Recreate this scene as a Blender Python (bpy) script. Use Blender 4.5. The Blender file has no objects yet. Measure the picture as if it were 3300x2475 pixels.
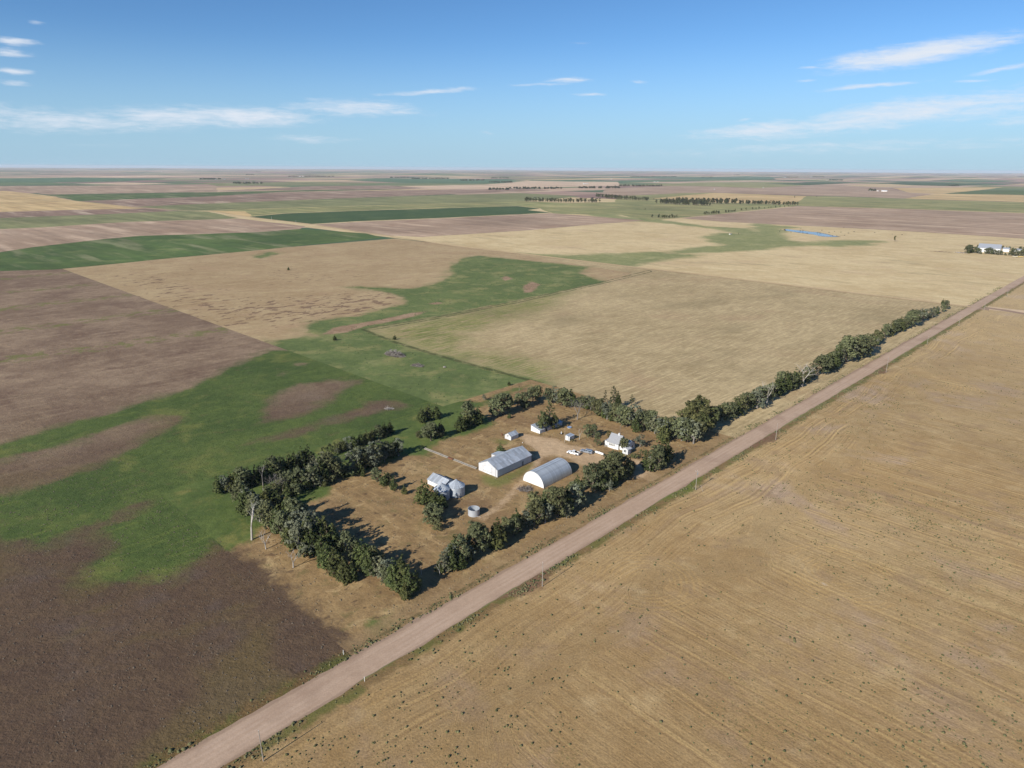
import bpy, bmesh, math, random
import numpy as np
from mathutils import Matrix, Vector

scene = bpy.context.scene
R = math.radians
# ---------------------------------------------------------------- camera
CAM_H = 120.0
FPX, IW, IH = 2200.0, 3300.0, 2475.0            # 24 mm equivalent lens, measured on the photograph
PITCH, ROLL = 0.30621, 0.00606
SUN_AZ, SUN_EL = R(228.0), R(29.0)              # direction TOWARDS the sun (math angle), elevation
cp, sp, cr, sr = math.cos(PITCH), math.sin(PITCH), math.cos(ROLL), math.sin(ROLL)
right, up, fwd = Vector((1, 0, 0)), Vector((0, sp, cp)), Vector((0, cp, -sp))
cam = bpy.data.objects.new('camera', bpy.data.cameras.new('camera'))
scene.collection.objects.link(cam)
cx_, cy_, cz_ = cr * right + sr * up, -sr * right + cr * up, -fwd
cam.matrix_world = Matrix(((cx_.x, cy_.x, cz_.x, 0), (cx_.y, cy_.y, cz_.y, 0), (cx_.z, cy_.z, cz_.z, CAM_H), (0, 0, 0, 1)))
cam.data.sensor_width = 36.0
cam.data.lens = 24.0
cam.data.clip_start = 1.0
cam.data.clip_end = 150000.0
scene.camera = cam
scene.view_settings.view_transform = 'Standard'
scene.view_settings.look = 'None'
scene.view_settings.exposure = 0.56
scene.view_settings.gamma = 1.0
scene.cycles.use_denoising = True
scene.cycles.max_bounces = 6
scene.cycles.diffuse_bounces = 2
scene.cycles.transparent_max_bounces = 8
scene.cycles.volume_bounces = 0
scene.cycles.use_adaptive_sampling = True

# ---------------------------------------------------------------- node helper
class N:
    def __init__(self, tree):
        self.t = tree
    def add(self, typ, **kw):
        n = self.t.nodes.new(typ)
        for k, v in kw.items():
            setattr(n, k, v)
        return n
    def link(self, a, b):
        self.t.links.new(a, b)
    def put(self, sock, v):
        if isinstance(v, bpy.types.NodeSocket):
            self.link(v, sock)
        elif v is not None:
            if isinstance(v, tuple) and len(v) == 3 and sock.type == 'RGBA':
                v = (*v, 1.0)
            sock.default_value = v
    def math(self, op, a, b=None, c=None, clamp=False):
        n = self.add('ShaderNodeMath', operation=op, use_clamp=clamp)
        for i, v in enumerate((a, b, c)):
            if v is not None:
                self.put(n.inputs[i], v)
        return n.outputs[0]
    def vmath(self, op, a, b=None):
        n = self.add('ShaderNodeVectorMath', operation=op)
        self.put(n.inputs[0], a)
        if b is not None:
            self.put(n.inputs[1], b)
        return n.outputs[1] if op in ('LENGTH', 'DOT_PRODUCT') else n.outputs[0]
    def map(self, vec, loc=(0, 0, 0), rot=(0, 0, 0), scale=(1, 1, 1), typ='POINT'):
        n = self.add('ShaderNodeMapping', vector_type=typ)
        self.put(n.inputs[0], vec)
        n.inputs[1].default_value = loc
        n.inputs[2].default_value = rot
        n.inputs[3].default_value = scale
        return n.outputs[0]
    def noise(self, vec, scale, detail=3.0, rough=0.55, dist=0.0):
        n = self.add('ShaderNodeTexNoise')
        self.put(n.inputs['Vector'], vec)
        n.inputs['Scale'].default_value = scale
        n.inputs['Detail'].default_value = detail
        n.inputs['Roughness'].default_value = rough
        n.inputs['Distortion'].default_value = dist
        return n.outputs[0]
    def ss(self, v, a, b, lo=0.0, hi=1.0):
        n = self.add('ShaderNodeMapRange', interpolation_type='SMOOTHSTEP')
        self.put(n.inputs[0], v)
        for i, q in enumerate((a, b, lo, hi)):
            self.put(n.inputs[i + 1], q)
        return n.outputs[0]
    def lin(self, v, a, b, lo=0.0, hi=1.0):
        n = self.add('ShaderNodeMapRange')
        self.put(n.inputs[0], v)
        for i, q in enumerate((a, b, lo, hi)):
            self.put(n.inputs[i + 1], q)
        return n.outputs[0]
    def mix(self, f, a, b, mode='MIX'):
        n = self.add('ShaderNodeMix', data_type='RGBA', blend_type=mode)
        self.put(n.inputs[0], f)
        self.put(n.inputs[6], a)
        self.put(n.inputs[7], b)
        return n.outputs[2]
    def scale_col(self, col, f):
        n = self.add('ShaderNodeVectorMath', operation='SCALE')
        self.put(n.inputs[0], col)
        self.put(n.inputs[3], f)
        return n.outputs[0]
    def attr(self, name):
        return self.add('ShaderNodeAttribute', attribute_name=name).outputs['Fac']
    def bump(self, h, strength=0.5, dist=0.1, normal=None):
        n = self.add('ShaderNodeBump')
        n.inputs['Strength'].default_value = strength
        n.inputs['Distance'].default_value = dist
        self.put(n.inputs['Height'], h)
        if normal is not None:
            self.link(normal, n.inputs['Normal'])
        return n.outputs[0]

def lin1(c):
    c /= 255.0
    return c / 12.92 if c <= 0.04045 else ((c + 0.055) / 1.055) ** 2.4
KILL = 0.90
def C(r, g, b, k=1.0):                          # a colour seen on sunlit ground -> base colour
    ws = (1.06, 1.0, 0.86) if g > r else (1.0, 0.985, 0.95)
    return tuple(min(0.85, lin1(v) * KILL * k * w_) for v, w_ in zip((r, g, b), ws))

# ---------------------------------------------------------------- world: sky and thin cloud
world = bpy.data.worlds.new('World')
scene.world = world
world.use_nodes = True
w = N(world.node_tree)
world.node_tree.nodes.clear()
sky = w.add('ShaderNodeTexSky', sky_type='NISHITA', sun_disc=False)
sky.sun_elevation = SUN_EL
sky.sun_rotation = R(90) - SUN_AZ
sky.air_density = 1.0
sky.dust_density = 0.0
sky.ozone_density = 4.0
sky.altitude = 2500.0
dirv = w.add('ShaderNodeTexCoord').outputs['Generated']
sepd = w.add('ShaderNodeSeparateXYZ')
w.link(dirv, sepd.inputs[0])
az = w.math('ARCTAN2', sepd.outputs[0], sepd.outputs[1])
el = w.math('ARCSINE', sepd.outputs[2])
comb = w.add('ShaderNodeCombineXYZ')
w.link(az, comb.inputs[0]); w.link(el, comb.inputs[1])
ang = comb.outputs[0]

def ray(px, py):
    x, y = (px - IW / 2) / FPX, -(py - IH / 2) / FPX
    x, y = cr * x - sr * y, sr * x + cr * y
    return np.array([x, cp + y * sp, -sp + y * cp])
def azel(px, py):
    d = ray(px, py)
    return math.atan2(d[0], d[1]), math.atan2(d[2], math.hypot(d[0], d[1]))
clouds = [(200, 385, 620, 62, .85, 0), (560, 378, 420, 60, .9, 0), (780, 372, 380, 56, .95, 0), (560, 352, 120, 24, .7, 0), (1120, 352, 330, 46, .85, 0), (1250, 365, 250, 20, .6, 0), (1010, 322, 70, 12, .6, 0),
          (1400, 297, 240, 14, .85, -3), (990, 446, 300, 22, .5, 0), (45, 135, 120, 20, .95, 0), (30, 170, 110, 22, .8, 0),
          (40, 234, 100, 17, .95, 0), (30, 272, 90, 18, .7, 0), (122, 70, 45, 12, .7, 0), (1835, 260, 110, 18, .9, 0),
          (1740, 274, 150, 10, .6, 0), (1900, 306, 85, 10, .85, 0), (2060, 262, 60, 8, .5, 0), (1870, 140, 60, 8, .5, 0),
          (2960, 174, 520, 54, 1.15, -7), (2790, 195, 240, 40, 1.05, -3), (3150, 150, 300, 30, .9, -9), (2600, 222, 60, 12, .8, 0), (2800, 278, 250, 12, .9, -3),
          (2590, 266, 60, 9, .6, 0), (3230, 222, 150, 14, .8, -6), (3150, 258, 110, 10, .7, 0), (2880, 368, 900, 66, .95, -7), (2500, 415, 480, 40, .85, -5), (3050, 352, 500, 40, .8, -9),
          (3200, 330, 360, 80, .8, -8), (2400, 385, 40, 9, .6, -10), (2600, 480, 1200, 36, .5, -2), (2200, 515, 900, 24, .25, 0),
          (1560, 431, 50, 7, .5, 0), (350, 470, 600, 20, .2, 0), (3300, 385, 300, 40, .45, -4)]
warp = w.noise(w.map(ang, scale=(6, 22, 1)), 1.0, 4.0, 0.6)
warpv = w.add('ShaderNodeCombineXYZ')
w.link(w.math('MULTIPLY', w.math('SUBTRACT', warp, 0.5), 0.05), warpv.inputs[0])
w.link(w.math('MULTIPLY', w.math('SUBTRACT', warp, 0.5), 0.022), warpv.inputs[1])
angw = w.vmath('ADD', ang, warpv.outputs[0])
tot = None
for (px, py, rx, ry, st, tilt) in clouds:
    a, e = azel(px, py)
    ra = abs(azel(px + rx / 2, py)[0] - azel(px - rx / 2, py)[0])
    re = abs(azel(px, py + ry / 2)[1] - azel(px, py - ry / 2)[1])
    v = w.map(angw, loc=(a, e, 0), rot=(0, 0, -R(tilt)), scale=(ra, re, 1), typ='TEXTURE')
    m = w.ss(w.vmath('LENGTH', v), 1.15, 0.0, 0.0, st)
    tot = m if tot is None else w.math('MAXIMUM', tot, m)
# the same thin streaks go on all round the horizon
gen = w.noise(w.map(ang, scale=(2.2, 14, 1), loc=(3.1, 0, 0)), 1.0, 4.0, 0.6)
gen = w.math('MULTIPLY', w.ss(gen, 0.58, 0.8, 0.0, 0.5), w.ss(w.math('ABSOLUTE', az), 0.72, 0.95))
tot = w.math('MAXIMUM', tot, gen)
nz = w.noise(w.map(angw, scale=(30, 190, 1), rot=(0, 0, R(4))), 1.0, 8.0, 0.72)
nz2 = w.noise(w.map(ang, scale=(7, 30, 1)), 1.0, 3.0, 0.5)
nz = w.math('ADD', w.math('MULTIPLY', nz, 0.7), w.math('MULTIPLY', nz2, 0.3))
dens = w.math('ADD', w.math('MULTIPLY', tot, 1.4), w.math('MULTIPLY', w.math('SUBTRACT', nz, 0.55), 3.0))
fac = w.ss(dens, 0.05, 1.75)
fac = w.math('MULTIPLY', fac, w.ss(tot, 0.02, 0.3))
fac = w.math('MULTIPLY', fac, w.ss(sepd.outputs[2], 0.0, 0.03))
SKY_STR = 0.082
skyc = w.scale_col(sky.outputs[0], SKY_STR)
hs = w.add('ShaderNodeHueSaturation')
hs.inputs['Saturation'].default_value = 1.14
w.link(skyc, hs.inputs['Color'])
lowf = w.ss(sepd.outputs[2], 0.17, -0.01, 0.0, 0.88)
skyl = w.mix(lowf, hs.outputs[0], (0.225, 0.365, 0.49))
skym = w.mix(fac, skyl, (0.52, 0.56, 0.62))
bg = w.add('ShaderNodeBackground')
w.link(skym, bg.inputs[0])
bg.inputs[1].default_value = 1.0
wo = w.add('ShaderNodeOutputWorld')
w.link(bg.outputs[0], wo.inputs[0])

# ---------------------------------------------------------------- sun
sl = bpy.data.lights.new('sun', 'SUN')
sl.energy = 4.6
sl.angle = R(0.53)
sl.color = (1.0, 0.945, 0.86)
so = bpy.data.objects.new('sun', sl)
scene.collection.objects.link(so)
sv = Vector((math.cos(SUN_EL) * math.cos(SUN_AZ), math.cos(SUN_EL) * math.sin(SUN_AZ), math.sin(SUN_EL)))
so.rotation_euler = (-sv).to_track_quat('-Z', 'Y').to_euler()
so.location = (0, 0, 400)

# ---------------------------------------------------------------- measuring helpers
TH = R(46.0)
U2 = np.array([math.cos(TH), math.sin(TH)])
N2 = np.array([-U2[1], U2[0]])
ROAD_T = 126.0
def G(px, py):                                  # photograph pixel -> point on the ground
    d = ray(px, py)
    k = CAM_H / -d[2]
    return np.array([d[0] * k, d[1] * k])
def hgt(b, t):                                  # height of something standing at b whose top is seen at t
    g = G(*b)
    d = ray(*t)
    return CAM_H + d[2] * g[1] / d[1]
def xy(s, t):                                   # road-aligned metres -> world
    return U2 * s + N2 * (t + ROAD_T)
def st_of(p):
    return float(p @ U2), float(p @ N2 - ROAD_T)
def crop(x0, y0, s):
    return lambda x, y: (x0 + x / s, y0 + y / s)
c1 = crop(1300, 1200, 2.212)
cb = crop(1500, 1370, 5.53)
ch = crop(1780, 1290, 6.32)
cg = crop(1330, 1470, 6.637)
cs = crop(1600, 1270, 7.373)
L1 = crop(650, 1400, 4.424)
L2 = crop(950, 1380, 4.424)
L3 = crop(750, 1600, 3.403)
L4 = crop(1350, 1560, 2.949)
L5 = crop(1850, 1400, 4.916)
N6 = crop(1450, 1230, 3.16)
N7 = crop(2050, 1180, 3.687)
N8 = crop(2550, 920, 3.687)
P7 = crop(900, 800, 1.843)
W1 = crop(0, 750, 1.7015)
W2 = crop(0, 1500, 1.7015)
E6 = crop(2100, 500, 1.843)
PD = crop(2500, 700, 4.916)
FR = crop(3000, 750, 7.373)
F1, F2, F3, F4, F5 = (crop(x, 530, 3.16) for x in (0, 650, 1300, 1950, 2600))
ID = lambda x, y: (x, y)
def poly(c, pts):
    return np.array([G(*c(x, y)) for x, y in pts])

def sdf(P, V):                                  # signed distance to a polygon, positive inside
    d = np.full(len(P), 1e18)
    ins = np.zeros(len(P), bool)
    for i in range(len(V)):
        a, b = V[i], V[(i + 1) % len(V)]
        e = b - a
        wv = P - a
        h = np.clip((wv @ e) / max(e @ e, 1e-9), 0, 1)
        q = wv - h[:, None] * e
        d = np.minimum(d, (q * q).sum(1))
        c_ = (a[1] <= P[:, 1]) != (b[1] <= P[:, 1])
        with np.errstate(divide='ignore', invalid='ignore'):
            xx = a[0] + (P[:, 1] - a[1]) * e[0] / e[1]
        ins ^= c_ & (P[:, 0] < xx)
    d = np.sqrt(d)
    return np.where(ins, d, -d)
def field_sdf(P, polys, holes=()):
    s = np.full(len(P), -1e3)
    for v in polys:
        s = np.maximum(s, sdf(P, v))
    for v in holes:
        s = np.minimum(s, -sdf(P, v))
    return s

col = scene.collection
def tag(o, label=None, cat=None, group=None, kind=None):
    if label: o['label'] = label
    if cat: o['category'] = cat
    if group: o['group'] = group
    if kind: o['kind'] = kind
    return o
def mesh_obj(name, verts, faces, mat, parent=None, kind=None, smooth=False):
    me = bpy.data.meshes.new(name)
    me.from_pydata([tuple(map(float, v)) for v in verts], [], [tuple(map(int, f)) for f in faces])
    if smooth:
        me.polygons.foreach_set('use_smooth', [True] * len(me.polygons))
    me.update()
    if mat is not None:
        me.materials.append(mat)
    o = bpy.data.objects.new(name, me)
    col.objects.link(o)
    if parent is not None:
        o.parent = parent
    if kind:
        o['kind'] = kind
    return o
def set_attr(me, name, vals, domain='POINT'):
    a = me.attributes.new(name, 'FLOAT', domain)
    a.data.foreach_set('value', np.asarray(vals, np.float32))

def sheet(name, rects, step, z, mat, attrs=None, kind='structure'):
    """one ground sheet made of road-aligned rectangles (s0, s1, t0, t1)"""
    V, F = [], []
    off = 0
    for (s0, s1, t0, t1) in rects:
        ns, nt = max(2, int(abs(s1 - s0) / step) + 1), max(2, int(abs(t1 - t0) / step) + 1)
        S, T = np.meshgrid(np.linspace(s0, s1, ns), np.linspace(t0, t1, nt), indexing='ij')
        P = S.reshape(-1, 1) * U2 + (T.reshape(-1, 1) + ROAD_T) * N2
        V.append(P)
        i = np.arange(ns * nt).reshape(ns, nt)
        q = np.stack([i[:-1, :-1], i[1:, :-1], i[1:, 1:], i[:-1, 1:]], -1).reshape(-1, 4) + off
        F.append(q)
        off += ns * nt
    P = np.concatenate(V)
    F = np.concatenate(F)
    me = bpy.data.meshes.new(name)
    me.vertices.add(len(P))
    me.vertices.foreach_set('co', np.column_stack([P, np.full(len(P), z)]).astype(np.float32).ravel())
    me.loops.add(len(F) * 4)
    me.loops.foreach_set('vertex_index', F.astype(np.int32).ravel())
    me.polygons.add(len(F))
    me.polygons.foreach_set('loop_start', np.arange(0, len(F) * 4, 4, dtype=np.int32))
    me.update(calc_edges=True)
    me.validate()
    me.materials.append(mat)
    for k, (pl, hl) in (attrs or {}).items():
        set_attr(me, k, np.clip(field_sdf(P, pl, hl), -200, 200))
    o = bpy.data.objects.new(name, me)
    col.objects.link(o)
    o['kind'] = kind
    return o

# ---------------------------------------------------------------- materials
def new_mat(name):
    m = bpy.data.materials.new(name)
    m.use_nodes = True
    n = N(m.node_tree)
    b = m.node_tree.nodes['Principled BSDF']
    b.inputs['Roughness'].default_value = 0.9
    b.inputs['Specular IOR Level'].default_value = 0.15
    return m, n, b
def pos_st(n):
    """world position and road-aligned position (x along the road, y to its left, 0 on the centre line)"""
    p = n.add('ShaderNodeNewGeometry').outputs['Position']
    q = n.map(p, rot=(0, 0, -TH))
    q = n.vmath('SUBTRACT', q, (0.0, ROAD_T, 0.0))
    return p, q
def mottle(n, p, cols, sizes=(60, 9), soft=(0.36, 0.64), warp=0.6):
    a = n.noise(p, 1.0 / sizes[0], 4.0, 0.6, warp)
    b = n.noise(p, 1.0 / sizes[1], 4.0, 0.62)
    f = n.ss(n.math('ADD', n.math('MULTIPLY', a, 0.55), n.math('MULTIPLY', b, 0.45)), soft[0], soft[1])
    c = n.mix(f, cols[0], cols[1])
    if len(cols) > 2:
        d = n.ss(n.noise(n.vmath('ADD', p, (311.0, 87.0, 0)), 1.6 / sizes[0], 5.0, 0.65, 0.4), 0.52, 0.70)
        c = n.mix(d, c, cols[2])
    return c
def grain(n, p, c, size=0.7, amp=0.5, size2=2.6, amp2=0.35):
    g = n.noise(p, 1.0 / size, 3.0, 0.7)
    h = n.noise(p, 1.0 / size2, 3.0, 0.65)
    f = n.math('ADD', n.math('MULTIPLY', n.math('SUBTRACT', g, 0.5), amp * 2), n.math('MULTIPLY', n.math('SUBTRACT', h, 0.5), amp2 * 2))
    f = n.math('MAXIMUM', n.math('ADD', f, 1.0), 0.25)
    return n.scale_col(c, f), n.math('ADD', g, n.math('MULTIPLY', h, 1.5))
def edge_mask(n, p, attr, rag=4.0, size=7.0, soft=1.5):
    a = n.attr(attr) if isinstance(attr, str) else attr
    z1 = n.noise(p, 1.0 / size, 5.0, 0.68)
    z2 = n.noise(p, 1.0 / 0.9, 3.0, 0.7)
    v = n.math('ADD', a, n.math('MULTIPLY', n.math('SUBTRACT', z1, 0.5), rag * 2.4))
    v = n.math('ADD', v, n.math('MULTIPLY', n.math('SUBTRACT', z2, 0.5), soft * 2.2))
    return n.ss(v, -soft, soft)
def streaks(n, q, along, across, length, width, detail=3.0):
    """noise drawn out along one axis of the road-aligned position"""
    s = (1.0 / length, 1.0 / width, 1.0) if along == 's' else (1.0 / width, 1.0 / length, 1.0)
    return n.noise(n.map(q, scale=s, rot=(0, 0, across)), 1.0, detail, 0.6)

def plain_mat(name, rgb, rough=0.6, vary=0.10, size=0.8, metal=0.0, spec=0.3, bump=0.0, obj_rand=0.0, dirt=None):
    m, n, b = new_mat(name)
    p = n.add('ShaderNodeTexCoord').outputs['Object']
    z = n.noise(p, 1.0 / size, 4.0, 0.6)
    f = n.lin(z, 0.25, 0.75, 1 - vary, 1 + vary)
    if obj_rand:
        r = n.add('ShaderNodeObjectInfo').outputs['Random']
        f = n.math('MULTIPLY', f, n.lin(r, 0, 1, 1 - obj_rand, 1 + obj_rand))
    c = n.scale_col(tuple(rgb), f)
    if dirt:
        c = n.mix(n.ss(n.noise(p, 0.45, 5.0, 0.65), 0.5, 0.78, 0, 0.75), c, dirt)
    n.link(c, b.inputs['Base Color'])
    b.inputs['Roughness'].default_value = rough
    b.inputs['Metallic'].default_value = metal
    b.inputs['Specular IOR Level'].default_value = spec
    if bump:
        n.link(n.bump(z, bump, 0.05), b.inputs['Normal'])
    return m

# ---- ground materials
def mat_stubble():
    m, n, b = new_mat('stubble')
    p, q = pos_st(n)
    sep = n.add('ShaderNodeSeparateXYZ'); n.link(q, sep.inputs[0])
    s_, t_ = sep.outputs[0], sep.outputs[1]
    c = mottle(n, p, (C(166, 138, 96), C(184, 158, 116), C(178, 154, 130)), (70, 8))
    c = n.mix(n.ss(n.noise(p, 1 / 240, 3, 0.5), 0.35, 0.65), n.scale_col(c, 0.88), n.scale_col(c, 1.08))
    # rows: across the road direction in the field, along it on the headland; both wander a little
    wob = n.math('MULTIPLY', n.math('SUBTRACT', n.noise(p, 1 / 75, 2.0, 0.5), 0.5), 9.0)
    head = n.ss(n.math('ADD', t_, n.math('MULTIPLY', n.math('SUBTRACT', n.noise(p, 1 / 60, 2, .5), .5), 60)), -44, -30)
    rowc = n.math('ADD', n.math('ADD', s_, n.math('MULTIPLY', t_, -0.05)), wob)
    rowh = n.math('ADD', t_, n.math('MULTIPLY', wob, 2.0))
    rc = n.math('ADD', n.math('MULTIPLY', rowc, n.math('SUBTRACT', 1.0, head)), n.math('MULTIPLY', rowh, head))
    cv = n.add('ShaderNodeCombineXYZ'); n.link(rc, cv.inputs[0])
    n.link(n.math('MULTIPLY', n.math('ADD', s_, t_), 0.02), cv.inputs[1])
    fine = n.noise(cv.outputs[0], 1.35, 2.0, 0.6)
    coarse = n.noise(cv.outputs[0], 0.16, 3.0, 0.7)
    c = n.scale_col(c, n.lin(fine, 0.25, 0.75, 0.72, 1.26))
    c = n.mix(n.ss(coarse, 0.55, 0.72, 0, 0.55), c, C(200, 174, 126))
    c = n.mix(n.ss(coarse, 0.45, 0.30, 0, 0.5), c, C(152, 126, 100))
    # paired combine tracks, here and there along the passes
    for per, off, wd in ((11.7, 0.0, .30), (11.7, 1.9, .30), (7.3, 3.1, .22)):
        fr = n.math('PINGPONG', n.math('ADD', rc, n.math('ADD', off, n.math('MULTIPLY', n.noise(p, 1 / 110, 1, .5), 3.0))), per / 2)
        on = n.ss(n.noise(n.map(q, scale=(1 / 34, 1 / 120, 1), loc=(off, per, 0)), 1.0, 2, .5), .46, .58)
        c = n.mix(n.math('MULTIPLY', on, n.ss(fr, wd * 2.2, wd * .6, 0, .40)), c, C(204, 173, 118))
        c = n.mix(n.math('MULTIPLY', on, n.math('MULTIPLY', n.ss(fr, wd * 2, wd * 3), n.ss(fr, wd * 6, wd * 3.4, 0, .26))), c, C(136, 108, 76))
    # turning rings
    for (cx, cy, r0, r1) in ((G(1190, 2185)[0], G(1190, 2185)[1], 2, 9), (G(1260, 2085)[0], G(1260, 2085)[1], 3, 12), (G(1150, 2230)[0], G(1150, 2230)[1], 3, 10),
                             (G(2080, 1870)[0], G(2080, 1870)[1], 5, 20), (G(2960, 1230)[0], G(2960, 1230)[1], 14, 36), (G(2700, 1850)[0], G(2700, 1850)[1], 6, 22)):
        r = n.vmath('LENGTH', n.vmath('SUBTRACT', p, (float(cx), float(cy), 0.0)))
        r = n.math('ADD', r, n.math('MULTIPLY', n.noise(p, 0.12, 2, .5), 3.0))
        msk = n.math('MULTIPLY', n.ss(r, r0, r0 + 2), n.ss(r, r1, r1 - 3))
        msk = n.math('MULTIPLY', msk, n.ss(n.noise(p, 0.06, 2, .5), 0.42, 0.55))
        ring = n.math('SINE', n.math('MULTIPLY', r, 3.6))
        c = n.mix(n.math('MULTIPLY', msk, n.ss(ring, -0.2, 0.9, 0, 0.38)), c, C(205, 170, 112))
    # bare pale scald spots
    sc = n.ss(n.noise(n.map(q, scale=(1 / 9, 1 / 16, 1)), 1.0, 4, .6), 0.71, 0.76)
    c = n.mix(n.math('MULTIPLY', sc, 0.7), c, C(205, 190, 170))
    # paler towards the north-east, darker towards the near corner
    c = n.mix(n.ss(s_, 60, 300, 0.45, 0.0), c, C(140, 112, 74))
    c = n.mix(n.ss(n.noise(p, 1 / 19, 5, .68), 0.52, 0.68, 0, 0.55), c, C(150, 126, 98))
    c = n.mix(n.ss(n.noise(n.vmath('ADD', p, (77.0, 13.0, 0.0)), 1 / 15, 5, .68), 0.55, 0.72, 0, 0.38), c, C(200, 176, 134))
    c = n.mix(n.ss(s_, 300, 800, 0, 0.35), c, C(200, 178, 138))
    # green cast of small weeds
    wd = n.math('MULTIPLY', n.ss(n.noise(p, 1 / 40, 4, .6), 0.48, 0.66), n.ss(n.noise(p, 1 / 0.8, 2, .6), 0.55, 0.66))
    c = n.mix(n.math('MULTIPLY', wd, 0.5), c, C(98, 100, 62))
    # verge
    g = n.math('MULTIPLY', n.ss(n.math('ADD', t_, n.math('MULTIPLY', n.noise(p, 0.2, 4, .65), 6)), -5.6, -3.4), 0.85)
    vc = n.mix(n.ss(n.noise(p, 0.12, 4, .6), 0.42, 0.58), C(120, 98, 66), C(92, 96, 52))
    c = n.mix(g, c, vc)
    c = n.mix(edge_mask(n, p, 'verge_brown', 2.5, 5, 1.2), c, n.mix(n.noise(p, 0.5, 4, .6), C(104, 80, 64), C(138, 110, 84)))
    c = n.mix(edge_mask(n, p, 'verge_green', 2.5, 5, 1.5), c, n.mix(n.noise(p, 0.4, 4, .6), C(74, 92, 44), C(120, 124, 66)))
    c, h = grain(n, p, c, 0.55, 0.45, 2.2, 0.22)
    n.link(c, b.inputs['Base Color'])
    hh = n.math('ADD', h, n.math('MULTIPLY', fine, 1.2))
    n.link(n.bump(hh, 0.55, 0.16), b.inputs['Normal'])
    return m

def mat_pasture():
    m, n, b = new_mat('pasture_grass')
    p, q = pos_st(n)
    sep = n.add('ShaderNodeSeparateXYZ'); n.link(q, sep.inputs[0])
    s_, t_ = sep.outputs[0], sep.outputs[1]
    lo = mottle(n, p, (C(88, 71, 58), C(100, 82, 64), C(95, 80, 70)), (34, 5))
    hi = mottle(n, p, (C(120, 99, 82), C(148, 127, 105), C(112, 90, 75)), (60, 12))
    lo = n.mix(n.ss(n.noise(p, 1 / 38, 3, .55, .5), 0.48, 0.62, 0, .6), lo, C(104, 90, 58))
    stk = streaks(n, q, 's', R(8), 45, 5)
    hi = n.mix(n.ss(stk, 0.5, 0.72, 0, 0.42), hi, C(166, 146, 120))
    hi = n.mix(n.ss(n.noise(p, 1 / 7, 5, .72), 0.5, 0.68, 0, .5), hi, C(160, 138, 112))
    hi = n.mix(n.ss(n.noise(p, 1 / 90, 4, .6, .8), 0.5, 0.64, 0, .5), hi, C(108, 86, 70))
    c = n.mix(n.ss(t_, 90, 330), lo, hi)
    # contour strips of mixed green in the far part
    band = n.math('SINE', n.math('ADD', n.math('MULTIPLY', t_, 0.063), n.math('MULTIPLY', n.noise(p, 1 / 140, 2, .5), 3.0)))
    bm = n.math('MULTIPLY', n.ss(band, 0.62, 0.95), n.ss(t_, 300, 360))
    bm = n.math('MULTIPLY', bm, n.ss(n.noise(p, 1 / 10, 4, .65), 0.46, 0.6))
    c = n.mix(n.math('MULTIPLY', bm, 0.8), c, C(112, 112, 64))
    gr = mottle(n, p, (C(68, 86, 46), C(86, 102, 55), C(102, 110, 62)), (45, 6))
    gr = n.mix(n.ss(n.noise(p, 1 / 2.2, 3, .6), 0.6, 0.75, 0, 0.5), gr, C(56, 72, 42))
    thin = n.math('MULTIPLY', n.ss(n.noise(p, 1 / 11, 5, .68), 0.57, 0.72), 0.6)
    gr = n.mix(thin, gr, C(104, 92, 64))
    gr = n.mix(n.ss(streaks(n, q, 's', R(10), 26, 3), 0.55, 0.72, 0, .5), gr, C(104, 116, 60))
    c = n.mix(n.ss(n.math('ADD', n.attr('green'), n.math('MULTIPLY', n.math('SUBTRACT', n.noise(p, 1 / 20, 5, .68), .5), 48)), -10, 5, 0, .45), c, gr)
    c = n.mix(edge_mask(n, p, 'green', 9.0, 16.0, 3.0), c, gr)
    # road verge
    g = n.math('MULTIPLY', n.ss(n.math('ADD', t_, n.math('MULTIPLY', n.noise(p, 0.25, 4, .65), -7)), 6.5, 2.5), 0.8)
    c = n.mix(g, c, n.mix(n.ss(n.noise(p, 0.12, 4, .6), 0.42, 0.58), C(112, 90, 58), C(86, 92, 46)))
    c, h = grain(n, p, c, 0.75, 0.32, 2.4, 0.34)
    n.link(c, b.inputs['Base Color'])
    n.link(n.bump(h, 0.8, 0.30), b.inputs['Normal'])
    return m

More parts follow.
